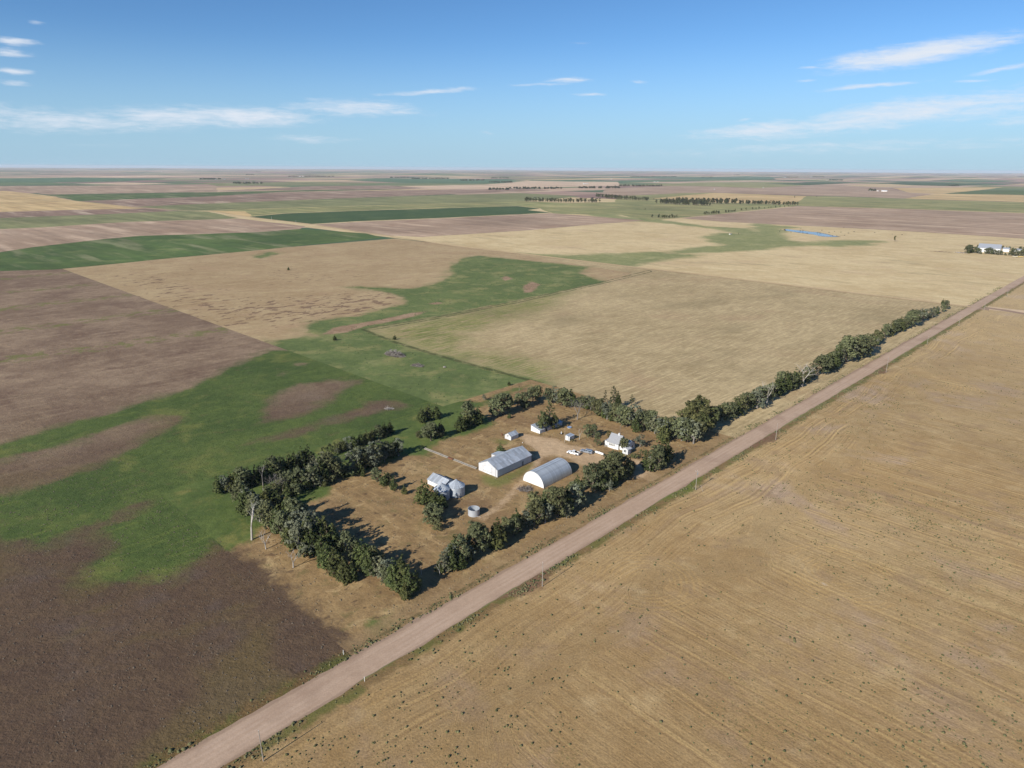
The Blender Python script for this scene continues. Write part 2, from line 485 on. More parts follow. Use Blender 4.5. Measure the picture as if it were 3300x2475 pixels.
def mat_upland():
    m, n, b = new_mat('upland_ground')
    p, q = pos_st(n)
    # dry hill pasture
    c = mottle(n, p, (C(160, 136, 102), C(178, 156, 120), C(168, 142, 110)), (80, 14))
    stk = streaks(n, q, 's', R(-6), 30, 7)
    c = n.mix(n.ss(stk, 0.52, 0.72, 0, 0.6), c, C(190, 170, 130))
    sp_ = n.noise(n.map(q, scale=(1 / 12, 1 / 8, 1)), 1.0, 3.0, 0.62)
    big = n.ss(n.attr('spots'), -40, 30)
    th = n.lin(big, 0, 1, 0.655, 0.525)
    c = n.mix(n.math('MULTIPLY', n.ss(n.math('SUBTRACT', sp_, th), 0.0, 0.035), 0.8), c, C(118, 94, 76))
    # mown field with rows
    rf = mottle(n, p, (C(162, 143, 107), C(186, 166, 128), C(170, 147, 113)), (110, 12))
    rw = streaks(n, q, 's', R(4), 22, 1.6, 4)
    rf = n.mix(n.ss(rw, 0.48, 0.70, 0, 0.7), rf, C(208, 188, 146))
    rf = n.mix(n.ss(rw, 0.46, 0.28, 0, 0.5), rf, C(132, 116, 86))
    patch = n.ss(n.noise(n.map(q, scale=(1 / 120, 1 / 70, 1)), 1.0, 4, .6), 0.5, 0.68)
    rf = n.mix(n.math('MULTIPLY', patch, 0.5), rf, C(136, 122, 90))
    gf = n.math('ADD', n.attr('field_green'), n.math('MULTIPLY', n.math('SUBTRACT', n.noise(p, 1 / 40, 4, .65), 0.5), 70))
    gfm = n.math('MULTIPLY', n.ss(gf, -22, 26), n.ss(rw, 0.36, 0.56))
    rf = n.mix(gfm, rf, mottle(n, p, (C(104, 114, 66), C(134, 136, 84)), (30, 4)))
    c = n.mix(n.ss(n.attr('rows'), -1.2, 1.2), c, rf)
    # green meadow
    gr = mottle(n, p, (C(86, 102, 62), C(104, 118, 74), C(126, 132, 90)), (50, 7))
    gr = n.mix(n.ss(n.noise(p, 1 / 13, 4, .65), 0.56, 0.68, 0, 0.7), gr, C(70, 88, 52))
    gr = n.mix(n.math('MULTIPLY', n.ss(n.noise(p, 1 / 26, 5, .68), 0.50, 0.66), 0.75), gr, C(142, 138, 90))
    gr = n.mix(n.ss(n.noise(p, 1 / 5, 4, .7), 0.54, 0.70, 0, .6), gr, C(112, 130, 70))
    c = n.mix(n.ss(n.math('ADD', n.attr('green'), n.math('MULTIPLY', n.math('SUBTRACT', n.noise(p, 1 / 24, 5, .68), .5), 60)), -14, 6, 0, .5), c, gr)
    c = n.mix(edge_mask(n, p, 'green', 9.0, 18.0, 3.5), c, gr)
    c = n.mix(edge_mask(n, p, 'scar', 3.0, 6.0, 2.0), c, mottle(n, p, (C(140, 114, 90), C(166, 140, 114)), (20, 4)))
    # fence lines grown up with dark weeds
    fl = n.math('MULTIPLY', n.ss(n.math('ABSOLUTE', n.attr('fence_line')), 1.8, 0.4), n.ss(n.noise(p, 0.15, 3, .6), 0.36, 0.52))
    c = n.mix(n.math('MULTIPLY', fl, 0.8), c, C(66, 72, 42))
    c, h = grain(n, p, c, 0.8, 0.38, 3.0, 0.32)
    n.link(c, b.inputs['Base Color'])
    n.link(n.bump(h, 0.6, 0.22), b.inputs['Normal'])
    return m

def mat_yard():
    m, n, b = new_mat('yard_ground')
    p, q = pos_st(n)
    sep = n.add('ShaderNodeSeparateXYZ'); n.link(q, sep.inputs[0])
    t_ = sep.outputs[1]
    yd = mottle(n, p, (C(132, 108, 76), C(154, 128, 90), C(170, 146, 106)), (26, 5))
    ydk = n.ss(n.noise(n.map(q, scale=(1 / 4.6, 1 / 3.0, 1)), 1.0, 2.5, .55), 0.61, 0.67)
    yd = n.mix(n.math('MULTIPLY', ydk, 0.7), yd, C(86, 68, 54))
    yd = n.mix(n.ss(n.noise(p, 1 / 17, 4, .65), 0.56, 0.72, 0, 0.6), yd, C(118, 108, 68))
    ydw = streaks(n, q, 't', 0, 16, 1.3, 3)
    yd = n.mix(n.ss(ydw, 0.48, 0.68, 0, 0.45), yd, C(172, 146, 104))
    yd = n.mix(n.ss(n.noise(p, 1 / 6, 5, .7), 0.54, 0.69, 0, .6), yd, C(110, 104, 66))
    yd = n.mix(n.ss(n.noise(p, 1 / 34, 4, .6), 0.50, 0.64, 0, .55), yd, C(128, 102, 76))
    yd = n.mix(n.ss(n.noise(p, 1 / 9, 4, .65, 1.0), 0.56, 0.68, 0, .7), yd, C(184, 158, 116))
    yd = n.mix(edge_mask(n, p, 'bare', 2.0, 5.0, 1.6), yd, mottle(n, p, (C(178, 152, 120), C(194, 168, 136)), (18, 3)))
    yd = n.mix(edge_mask(n, p, 'yard_green', 4.5, 8.0, 2.2), yd, mottle(n, p, (C(74, 92, 50), C(92, 108, 60), C(116, 118, 70)), (24, 4)))
    yd = n.mix(n.math('MULTIPLY', edge_mask(n, p, 'lawn', 2.0, 5.0, 2.2), 0.8), yd, C(104, 112, 62))
    # roadside strip: mown, then a weedy ditch line
    c = yd
    wm = n.ss(n.math('ADD', sep.outputs[0], n.math('MULTIPLY', n.math('SUBTRACT', n.noise(p, 1 / 7, 5, .7), .5), 22)), 84, 77)
    wm = n.math('MULTIPLY', wm, n.ss(n.attr('yard_green'), 3, -3))
    c = n.mix(wm, c, mottle(n, p, (C(88, 71, 58), C(100, 82, 64)), (34, 5)))
    vs = n.ss(n.math('ADD', t_, n.math('MULTIPLY', n.noise(p, 0.2, 4, .65), -4)), 11.5, 8.5)
    c = n.mix(n.math('MULTIPLY', vs, 0.7), c, mottle(n, p, (C(132, 108, 78), C(154, 130, 96)), (20, 3)))
    v2 = n.math('MULTIPLY', n.ss(n.math('ABSOLUTE', n.math('SUBTRACT', t_, n.math('ADD', 6.0, n.noise(p, 0.1, 3, .6)))), 0.9, 0.2), n.ss(n.noise(p, 0.3, 3, .6), 0.4, 0.55))
    c = n.mix(n.math('MULTIPLY', v2, 0.7), c, C(92, 84, 54))
    c, h = grain(n, p, c, 0.7, 0.38, 2.6, 0.32)
    n.link(c, b.inputs['Base Color'])
    n.link(n.bump(h, 0.6, 0.22), b.inputs['Normal'])
    return m

def mat_north():
    m, n, b = new_mat('north_grass')
    p, q = pos_st(n)
    c = mottle(n, p, (C(192, 169, 127), C(211, 190, 148), C(197, 173, 136)), (130, 22))
    stk = streaks(n, q, 't', R(12), 60, 9)
    c = n.mix(n.ss(stk, 0.5, 0.7, 0, 0.6), c, C(218, 200, 158))
    c = n.mix(n.ss(streaks(n, q, 't', R(10), 120, 25), 0.56, 0.7, 0, 0.55), c, C(158, 142, 108))
    gr = mottle(n, p, (C(112, 124, 82), C(136, 142, 98), C(156, 154, 108)), (70, 12))
    c = n.mix(n.math('MULTIPLY', edge_mask(n, p, 'green', 34, 60, 14), 0.9), c, gr)
    c, h = grain(n, p, c, 1.6, 0.3, 6.0, 0.25)
    n.link(c, b.inputs['Base Color'])
    return m

def mat_field(name, cols, sizes=(160, 30), streak=None, ang_=0.0, amp=0.25):
    m, n, b = new_mat(name)
    p, q = pos_st(n)
    c = mottle(n, p, cols, sizes)
    if streak:
        c = n.mix(n.ss(streaks(n, q, 't', ang_, 260, 36, 4), 0.50, 0.66, 0, 0.8), c, streak)
        c = n.scale_col(c, n.lin(streaks(n, q, 't', ang_ * .5, 420, 22, 4), .3, .7, .78, 1.2))
        c = n.scale_col(c, n.lin(n.noise(p, 1 / 300, 4, .6, .6), .3, .7, .82, 1.18))
    c, h = grain(n, p, c, 3.0, amp, 14.0, amp)
    n.link(c, b.inputs['Base Color'])
    return m

def mat_plain():
    """open country to the horizon: section fields too far off to tell apart"""
    m, n, b = new_mat('open_country')
    p, q = pos_st(n)
    wn = n.add('ShaderNodeTexWhiteNoise', noise_dimensions='2D')
    qs = n.map(q, scale=(1 / 820.0, 1 / 410.0, 1), loc=(0.3, 0.1, 0))
    n.link(n.vmath('FLOOR', qs), wn.inputs['Vector'])
    r = n.add('ShaderNodeValToRGB')
    n.link(wn.outputs['Value'], r.inputs[0])
    r.color_ramp.interpolation = 'CONSTANT'
    pal = [(0.0, C(166, 138, 122)), (0.22, C(100, 118, 84)), (0.38, C(190, 162, 138)), (0.48, C(72, 98, 72)), (0.60, C(196, 172, 132)),
           (0.70, C(140, 114, 104)), (0.84, C(122, 128, 90)), (0.94, C(204, 180, 150))]
    for i, (x, c_) in enumerate(pal):
        e = r.color_ramp.elements[i] if i < 2 else r.color_ramp.elements.new(x)
        e.position = x
        e.color = (*c_, 1)
    c = n.mix(n.ss(streaks(n, q, 't', R(5), 700, 90, 4), 0.54, 0.68, 0, 0.4), r.outputs[0], C(196, 172, 142))
    c = n.mix(n.ss(n.noise(p, 1 / 420, 4, .6), 0.52, 0.66, 0, 0.35), c, C(124, 124, 92))
    c, h = grain(n, p, c, 12.0, 0.2, 60.0, 0.25)
    n.link(c, b.inputs['Base Color'])
    return m

def mat_road(name, c0, c1_, c2, crown=True):
    m, n, b = new_mat(name)
    p, q = pos_st(n)
    sep = n.add('ShaderNodeSeparateXYZ'); n.link(q, sep.inputs[0])
    t_ = sep.outputs[1]
    c = mottle(n, p, (c0, c1_), (14, 2))
    a = 's' if crown else 't'
    st = streaks(n, q, a, R(1.2), 40, 1.5, 4)
    c = n.mix(n.ss(st, 0.45, 0.65, 0, 0.6), c, c2)
    if crown:
        # pale wheel tracks, darker loose gravel along the edges
        for off in (-2.3, -0.7, 1.0, 2.5):
            d = n.math('ABSOLUTE', n.math('SUBTRACT', t_, n.math('ADD', off, n.math('MULTIPLY', n.math('SUBTRACT', n.noise(p, 0.03, 2, .5), .5), 1.4))))
            c = n.mix(n.math('MULTIPLY', n.ss(d, 0.8, 0.1, 0, 0.35), n.ss(n.noise(p, 1 / 30, 3, .6), .38, .6)), c, C(196, 173, 155))
        e = n.ss(n.math('ADD', n.math('ABSOLUTE', t_), n.math('MULTIPLY', n.noise(p, 0.5, 4, .65), 1.2)), 4.1, 4.9)
        c = n.mix(n.math('MULTIPLY', e, 0.6), c, C(140, 118, 100))
        c = n.mix(n.ss(n.noise(p, 1 / 22, 4, .6), .5, .66, 0, .45), c, C(148, 124, 106))
    c, h = grain(n, p, c, 0.4, 0.22, 1.6, 0.12)
    n.link(c, b.inputs['Base Color'])
    n.link(n.bump(h, 0.3, 0.06), b.inputs['Normal'])
    return m

M_stubble, M_pasture, M_yard, M_upland, M_north, M_plain = mat_stubble(), mat_pasture(), mat_yard(), mat_upland(), mat_north(), mat_plain()
M_road = mat_road('gravel', C(172, 147, 126), C(181, 156, 135), C(187, 163, 142))
M_dirt = mat_road('dirt_track', C(186, 162, 126), C(200, 176, 140), C(176, 148, 112), False)

# ---------------------------------------------------------------- the ground, reaching to the horizon
def ground_sheet():
    rr = [0, 150, 300, 600, 1000, 1600, 2400, 3400, 4600, 6000] + list(np.linspace(7000, 20000, 53)) + list(np.linspace(20600, 46000, 60))
    na = 256
    V = [(0, 0, -0.06)]
    rng = np.random.RandomState(4)
    ph = rng.rand(8, 3)
    for r_ in rr[1:]:
        for k in range(na):
            a = 2 * math.pi * k / na
            x, y = r_ * math.cos(a), r_ * math.sin(a)
            amp = min(1.0, max(0.0, (r_ - 7500) / 9000.0))
            z = 0.0
            for i in range(8):
                wl = 2600 + 900 * i
                z += math.sin((x * math.cos(ph[i, 0] * 6.28) + y * math.sin(ph[i, 0] * 6.28)) / wl * 6.28 + ph[i, 1] * 6.28) * (4 + i * 0.7)
            V.append((x, y, -0.06 + amp * z * 0.62))
    F = [(0, 1 + k, 1 + (k + 1) % na) for k in range(na)]
    for i in range(len(rr) - 2):
        for k in range(na):
            a, b_ = 1 + i * na + k, 1 + i * na + (k + 1) % na
            F.append((a, a + na, b_ + na, b_))
    return mesh_obj('ground', V, F, M_plain, kind='structure')
ground_sheet()

# ---- near sheets
green_w = [np.concatenate([poly(W1, [(1700, 640), (1480, 650), (1300, 730), (1150, 800), (1050, 850), (800, 930), (600, 990), (300, 1080), (-200, 1220), (-200, 1300), (0, 1240), (230, 1190),
                                     (480, 1110), (700, 1040), (880, 1000), (1050, 985), (1010, 1040), (880, 1100), (700, 1200), (560, 1276)]),
                           poly(W2, [(300, 90), (100, 150), (-200, 220), (-200, 390), (0, 395), (150, 400), (270, 435), (310, 380), (440, 330), (600, 310), (630, 255), (720, 215), (850, 165), (845, 200), (740, 265),
                                     (610, 320), (570, 400), (620, 450), (600, 490), (480, 555), (490, 600), (560, 640), (680, 650), (760, 600), (870, 615), (900, 590), (1000, 585), (1060, 510), (1150, 470), (1130, 425), (1290, 450), (1500, 250)]),
                           np.array([xy(100, 120), xy(240, 120), xy(240, 330)])])]
green_w_h = [poly(W1, [(1450, 930), (1500, 885), (1620, 830), (1800, 808), (1990, 808), (1900, 860), (1850, 910), (1750, 970), (1600, 1020), (1430, 1050)]),
             poly(W1, [(1350, 1152), (1450, 1130), (1600, 1080), (1800, 1010), (1960, 970), (2000, 930), (2100, 912), (2250, 950), (2150, 980), (2000, 1003), (1900, 1040), (1800, 1060), (1650, 1110), (1550, 1142)]),
             poly(W1, [(1510, 780), (1550, 765), (1590, 768), (1540, 790)]), poly(W1, [(1590, 722), (1640, 714), (1680, 722), (1620, 732)])]
sheet('pasture', [(-420, 80, 4.3, 136), (-420, 225, 136, 905)], 4.0, 0.00, M_pasture, {'green': (green_w, green_w_h)})

green_p = [poly(P7, [(1020, 115), (1090, 62), (1180, 45), (1830, 110), (1775, 150), (1930, 200), (1400, 312), (900, 412), (500, 478), (700, 560), (1000, 650), (1300, 720), (1560, 800),
                     (1400, 800), (1240, 870), (1120, 935), (1060, 1010), (960, 1010), (450, 850), (-60, 680), (-60, 560), (60, 540), (150, 520), (300, 545), (250, 520), (180, 505), (170, 470), (220, 430), (480, 402), (600, 368),
                     (760, 330), (772, 312), (700, 272), (560, 245), (415, 232), (470, 228), (620, 236), (800, 240), (930, 215), (985, 190), (1035, 150)]),
           poly(W1, [(1395, 135), (1480, 105), (1530, 112), (1430, 140)]), poly(W1, [(1590, 610), (1700, 620), (2212, 830), (1990, 760)])]
scar_p = [poly(P7, [(250, 515), (330, 470), (480, 445), (620, 420), (780, 385), (880, 375), (800, 405), (640, 440), (500, 465), (400, 500)]),
          poly(P7, [(1320, 175), (1350, 165), (1385, 180), (1340, 195)]), poly(P7, [(1450, 225), (1500, 198), (1550, 215), (1500, 262), (1455, 265)]),
          poly(P7, [(880, 330), (930, 320), (980, 325), (930, 335)])]
rows_p = [np.concatenate([poly(P7, [(490, 482), (900, 415), (1400, 316), (1900, 205), (2100, 150)]), np.array([xy(741, 640), xy(741, 6), xy(288, 6)]), poly(c1, [(2000, 440), (1800, 330), (1500, 230), (1150, 130)]), poly(P7, [(1560, 804), (1000, 654), (700, 564)])])]
fgreen_p = [poly(P7, [(490, 482), (900, 415), (1400, 316), (1750, 250), (1680, 310), (1450, 400), (1300, 440), (1100, 520), (1160, 590), (1400, 640), (1640, 700), (1640, 760), (1560, 800), (1000, 654), (700, 564)])]
ygreen_p = [np.concatenate([np.array([xy(60, 66), xy(60, 160), xy(200, 160), xy(240, 150)]), poly(c1, [(330, 200), (560, 210), (700, 140), (900, 90), (690, 180), (560, 240), (440, 270), (560, 300), (650, 360), (600, 400), (400, 450), (240, 500), (200, 560)]),
                            poly(L2, [(2000, 260), (1900, 400), (1650, 390), (1500, 400), (1230, 530), (930, 650), (640, 730), (500, 780), (560, 880), (350, 1010), (60, 1130), (-200, 1130), (-200, 900)]), poly(L3, [(700, 100), (500, 250), (330, 330), (200, 475), (60, 540)])]),
            poly(W2, [(1985, 875), (2060, 845), (2130, 830), (2185, 865), (2130, 900), (2050, 925)])]
lawn_p = [poly(c1, [(540, 745), (600, 730), (670, 752), (800, 700), (930, 640), (900, 690), (860, 720), (780, 770), (680, 820), (590, 800)]), poly(c1, [(400, 880), (440, 850), (470, 860), (430, 890)]),
          poly(c1, [(620, 475), (720, 480), (770, 500), (700, 515)]), poly(L5, [(520, 330), (800, 260), (830, 340), (640, 400)])]
bare_p = [poly(L5, [(1010, 660), (1130, 560), (1115, 440), (1020, 390), (900, 395), (930, 440), (1000, 465), (990, 560)]), poly(c1, [(960, 610), (1000, 600), (830, 830), (700, 960), (560, 1060), (540, 1045), (690, 930), (810, 800)]), poly(c1, [(800, 430), (950, 455), (1080, 470), (1160, 515), (1340, 545), (1450, 600), (1440, 650), (1300, 665), (1220, 645), (1180, 610), (1080, 590), (1000, 600), (960, 640), (920, 600), (960, 560), (880, 510)]),
          poly(L5, [(880, 640), (930, 600), (1100, 560), (1190, 590), (1400, 640), (1330, 720), (1200, 740), (1050, 690), (940, 680)]),
          poly(L5, [(1450, 720), (1850, 480), (2212, 290), (2212, 320), (1800, 560)])]
fence_p = [poly(P7, [(490, 482), (900, 415), (1400, 316), (1900, 205), (2200, 130), (2212, 140), (1900, 215), (1400, 326), (900, 425), (520, 490), (700, 560), (1000, 650), (1560, 800), (1560, 806), (1000, 656), (700, 566)])]
sheet('farmyard', [(77, 287, 4.3, 136)], 2.5, 0.008, M_yard, {'yard_green': (ygreen_p, []), 'lawn': (lawn_p, []), 'bare': (bare_p, [])})
sheet('upland_field', [(287, 741, 4.3, 136), (219, 741, 136, 880)], 3.0, 0.008, M_upland,
      {'green': (green_p, []), 'scar': (scar_p, []), 'rows': (rows_p, []), 'field_green': (fgreen_p, []), 'fence_line': (fence_p, []),
       'spots': ([poly(W1, [(700, 230), (900, 230), (1100, 340), (1350, 380), (1700, 350), (2212, 320), (2100, 440), (1700, 480), (1300, 500), (1000, 400)]), poly(W1, [(1520, 210), (1600, 220), (1750, 260), (1700, 270)])], [])})
vb = [poly(L4, [(690, 1100), (900, 970), (1160, 810), (1235, 755), (1290, 775), (1185, 965), (1165, 1005), (900, 1065)]), poly(N7, [(1300, 950), (1690, 700), (1720, 800), (1650, 885), (1500, 935), (1200, 1010)]),
      poly(N8, [(915, 1055), (1130, 905), (1125, 1045)]), poly(W2, [(1180, 1659), (1400, 1530), (1640, 1390), (1700, 1380), (1560, 1480), (1300, 1659)])]
vg = [poly(L5, [(1290, 1035), (1900, 680), (2050, 590), (2010, 700), (1960, 800), (1900, 900), (1600, 985), (1400, 1025)]), poly(N8, [(1120, 935), (1450, 755), (1480, 770), (1230, 905)]),
      poly(N8, [(1500, 690), (1620, 625), (1610, 690), (1540, 700)]), poly(L4, [(1260, 740), (1420, 660), (1500, 700), (1340, 770)]), poly(N7, [(1070, 1106), (1260, 985), (1200, 1050), (1120, 1106)])]
sheet('stubble_field', [(-140, 741, -420, -4.3), (760, 1120, -420, -4.3)], 3.5, 0.004, M_stubble, {'verge_brown': (vb, []), 'verge_green': (vg, [])})
sw = [poly(F3, [(1560, 480), (1650, 440), (1800, 450), (2212, 510), (2212, 560), (1800, 505), (1600, 495)]),
      poly(F4, [(0, 515), (560, 560), (1000, 625), (1450, 650), (1700, 740), (1900, 800), (2100, 820), (1900, 850), (1500, 790), (1300, 690), (900, 630), (500, 590), (300, 580), (0, 560)]),
      poly(E6, [(600, 400), (800, 440), (780, 480), (880, 520), (1150, 505), (1350, 508), (1420, 512), (1250, 535), (1150, 545), (900, 535), (700, 560), (400, 580), (150, 588), (0, 600), (200, 560), (330, 540), (420, 545), (350, 510), (300, 490), (400, 460), (620, 470)]),
      poly(F4, [(1500, 590), (1950, 640), (1830, 660), (1600, 650)]), poly(ID, [(1560, 812), (1800, 822), (2100, 812), (2260, 822), (2000, 862), (1700, 842)])]
sheet('meadow', [(745, 2400, 4.4, 1900)], 8.0, 0.0, M_north, {'green': (sw, [])})

# ---- farther fields, laid out one by one
FM = {'green': mat_field('field_green', (C(70, 92, 52), C(86, 106, 60), C(108, 120, 76)), (90, 16), C(132, 132, 98), R(6)),
      'crop': mat_field('field_crop', (C(62, 84, 52), C(72, 92, 56), C(86, 102, 64)), (140, 20)),
      'mauve': mat_field('field_mauve', (C(158, 134, 112), C(172, 148, 126), C(148, 122, 102)), (200, 40), C(194, 170, 146), R(5)),
      'plum': mat_field('field_plum', (C(136, 112, 96), C(148, 124, 106), C(126, 102, 88)), (220, 40), C(192, 172, 150), R(5)),
      'olive': mat_field('field_olive', (C(126, 130, 88), C(152, 148, 102), C(108, 120, 80)), (200, 34), C(172, 160, 112), R(5)),
      'olivegreen': mat_field('field_olive_green', (C(112, 118, 84), C(128, 132, 95), C(146, 144, 102)), (220, 30), C(150, 146, 104), R(5)),
      'tan': mat_field('field_tan', (C(186, 158, 112), C(204, 178, 130), C(174, 144, 104)), (220, 40), C(206, 180, 134), R(5)),
      'pale': mat_field('field_pale', (C(196, 168, 142), C(210, 184, 156)), (260, 60), C(214, 192, 164), R(5)),
      'teal': mat_field('field_teal', (C(74, 104, 78), C(88, 116, 86)), (260, 60), C(110, 130, 100), R(5))}
fields = [
    ('green', ID, [(-60, 875), (172, 869), (1231, 766), (1180, 752), (966, 738), (830, 748), (560, 757), (450, 760), (330, 771), (110, 796), (-60, 822)]),
    ('mauve', ID, [(-60, 822), (110, 796), (330, 771), (450, 760), (560, 757), (830, 748), (966, 738), (985, 729), (770, 704), (700, 708), (420, 716), (270, 725), (150, 733), (-60, 742)]),
    ('olivegreen', ID, [(-60, 741), (150, 732), (270, 724), (420, 715), (700, 707), (770, 703), (669, 682), (585, 679), (300, 693), (-60, 706)]),
    ('plum', ID, [(-60, 705), (300, 692), (579, 679), (468, 672), (237, 677), (-60, 686)]),
    ('tan', ID, [(-60, 685), (237, 676), (466, 672), (411, 666), (237, 647), (136, 628), (19, 615), (-60, 613)]),
    ('green', ID, [(152, 628), (240, 647), (400, 644), (700, 635), (900, 619), (1350, 609), (1000, 612), (700, 619), (400, 624)]),
    ('plum', ID, [(255, 648), (650, 634), (900, 620), (1350, 612), (1700, 607), (1780, 614), (1350, 630), (1000, 643), (650, 657), (480, 664), (411, 664)]),
    ('olivegreen', ID, [(420, 667), (650, 657), (1000, 643), (1350, 631), (1680, 622), (1870, 633), (1700, 648), (1350, 658), (783, 674), (655, 677), (585, 677)]),
    ('olive', ID, [(660, 679), (783, 674), (1350, 658), (1680, 648), (1830, 655), (2000, 650), (2010, 690), (1790, 690), (1740, 671), (1667, 663), (1251, 675), (919, 687), (805, 697)]),
    ('tan', ID, [(669, 679), (790, 681), (812, 694), (798, 699)]),
    ('crop', ID, [(800, 699), (919, 688), (1251, 676), (1560, 667), (1667, 664), (1740, 672), (1700, 677), (1775, 685), (1300, 707), (1150, 713), (1004, 722)]),
    ('mauve', ID, [(1006, 724), (1150, 715), (1300, 709), (1775, 687), (2080, 711), (2000, 717), (1680, 744), (1360, 764), (1231, 758)]),
    ('mauve', ID, [(2195, 703), (2320, 690), (2570, 664), (2950, 675), (3400, 691), (3400, 776), (2986, 749), (2600, 728), (2330, 715)]),
    ('olive', ID, [(1990, 690), (1990, 632), (2200, 622), (2300, 621), (2600, 631), (2916, 641), (3400, 655), (3400, 690), (2950, 674), (2570, 663), (2190, 702), (2085, 711)]),
    ('tan', ID, [(2100, 640), (2300, 622), (2600, 632), (2560, 658), (2300, 652)]),
    ('tan', ID, [(2916, 640), (3018, 625), (3300, 628), (3400, 630), (3400, 654)]),
    ('green', ID, [(3043, 624), (3163, 613), (3400, 613), (3400, 630), (3200, 627)]),
    ('tan', ID, [(2872, 606), (3233, 603), (3163, 612), (3030, 624), (2932, 620)]),
    ('mauve', ID, [(1950, 633), (1950, 608), (2150, 600), (2640, 594), (2860, 604), (2932, 621), (3010, 625), (2912, 640), (2600, 629), (2300, 620), (2200, 621)]),
    ('crop', ID, [(2821, 590), (2916, 586), (3060, 589), (3170, 595), (3075, 600), (2940, 597)]),
    ('teal', ID, [(2999, 581), (3300, 579), (3400, 580), (3400, 590), (3120, 586)]),
    ('olive', ID, [(2000, 598), (2250, 588), (2500, 586), (2650, 592), (2640, 594), (2450, 606), (2250, 600)]),
    ('crop', ID, [(2460, 592), (2620, 588), (2750, 590), (2600, 597)]),
    ('teal', ID, [(1760, 572), (2100, 571), (2480, 569), (2500, 578), (2200, 583), (1980, 588), (1700, 582)]),
    ('pale', ID, [(1080, 606), (1300, 600), (1560, 595), (1700, 584), (1990, 586), (2000, 598), (1700, 606), (1560, 610), (1300, 610)]),
    ('teal', ID, [(1120, 581), (1300, 573), (1560, 574), (1700, 583), (1560, 592), (1300, 590)]),
    ('plum', ID, [(700, 616), (1000, 600), (1250, 598), (1380, 606), (1300, 610), (1000, 611)]),
    ('mauve', ID, [(-60, 600), (200, 598), (700, 600), (700, 618), (400, 623), (150, 627), (30, 612), (-60, 611)]),
    ('teal', ID, [(-60, 576), (250, 572), (540, 576), (400, 585), (120, 589), (-60, 588)]),
    ('olivegreen', ID, [(640, 590), (1000, 586), (1300, 590), (1000, 597), (700, 600)]),
    ('pale', ID, [(230, 592), (400, 588), (560, 592), (400, 596)]),
    ('pale', ID, [(120, 570), (500, 565), (700, 568), (400, 573)])]
for i, (k, c, pts) in enumerate(fields):
    P0 = poly(c, pts)
    P = []
    frng = np.random.RandomState(900 + i)
    for a_, b_ in zip(P0, np.roll(P0, -1, 0)):
        L_ = np.linalg.norm(b_ - a_)
        kk = max(1, min(24, int(L_ / 40)))
        nn_ = np.array([-(b_ - a_)[1], (b_ - a_)[0]]) / L_
        wv_ = np.cumsum(frng.uniform(-1, 1, kk + 1)); wv_ -= np.linspace(wv_[0], wv_[-1], kk + 1)
        P += [a_ + (b_ - a_) * j / kk + nn_ * wv_[j] * min(5.0, L_ * .012) for j in range(kk)]
    P = np.array(P)
    z = 0.03 + 0.004 * i
    mesh_obj('field', [(x, y, z) for x, y in P], [list(range(len(P)))] if sum((P[j][0] * P[(j + 1) % len(P)][1] - P[(j + 1) % len(P)][0] * P[j][1]) for j in range(len(P))) > 0 else [list(range(len(P)))[::-1]], FM[k], kind='structure')

# ---- roads
def strip(name, pts, width, z, mat, step=2.5, wob=0.35, seed=1, crown=0.06):
    rng = random.Random(seed)
    V, F = [], []
    pts = [np.array(p, float) for p in pts]
    L = []
    for a, b in zip(pts[:-1], pts[1:]):
        k = max(1, int(np.linalg.norm(b - a) / step))
        L += [a + (b - a) * i / k for i in range(k)]
    L.append(pts[-1])
    w0 = w1 = 0.0
    for i, p in enumerate(L):
        d = L[min(i + 1, len(L) - 1)] - L[max(i - 1, 0)]
        d = d / np.linalg.norm(d)
        nn = np.array([-d[1], d[0]])
        w0 = w0 * 0.8 + rng.uniform(-1, 1) * wob * 0.6
        w1 = w1 * 0.8 + rng.uniform(-1, 1) * wob * 0.6
        for f, dz in ((width / 2 + w0, 0), (0, crown), (-width / 2 + w1, 0)):
            q = p + nn * f
            V.append((q[0], q[1], z + dz))
    for i in range(len(L) - 1):
        for j in (0, 1):
            a = i * 3 + j
            F.append((a, a + 1, a + 4, a + 3))
    return mesh_obj(name, V, F, mat, kind='structure')
strip('road', [xy(-160, 0.3), xy(200, 0.2), xy(700, 1.0), xy(900, -0.5), xy(1400, -3)], 9.2, 0.02, M_road, seed=3, wob=0.55)
# side road, meeting the main road with rounded corners
strip('dirt_road', [xy(744, 3), xy(742, 300), xy(735, 700), G(1231, 757), G(1006, 723), G(799, 699), G(669, 680), G(585, 678), G(411, 665), G(237, 647), G(136, 628), G(19, 615)], 6.5, 0.22, M_dirt, step=12, wob=0.6, seed=5, crown=0.02)
strip('dirt_road', [G(3118, 985), G(3165, 990), G(3230, 999), G(3300, 1011), G(3420, 1030)], 8.5, 0.03, M_road, seed=6, crown=0.03)
def corner(name, c, pts):
    P = poly(c, pts)
    return mesh_obj(name, [(x, y, 0.045) for x, y in P], [list(range(len(P)))], M_road, kind='structure')
K8 = crop(2950, 850, 6.32)
corner('road_corner', K8, [(1150, 960), (1300, 930), (1420, 935), (1500, 960), (1500, 905), (1400, 890), (1340, 862), (1420, 800), (1200, 850), (1050, 930)])

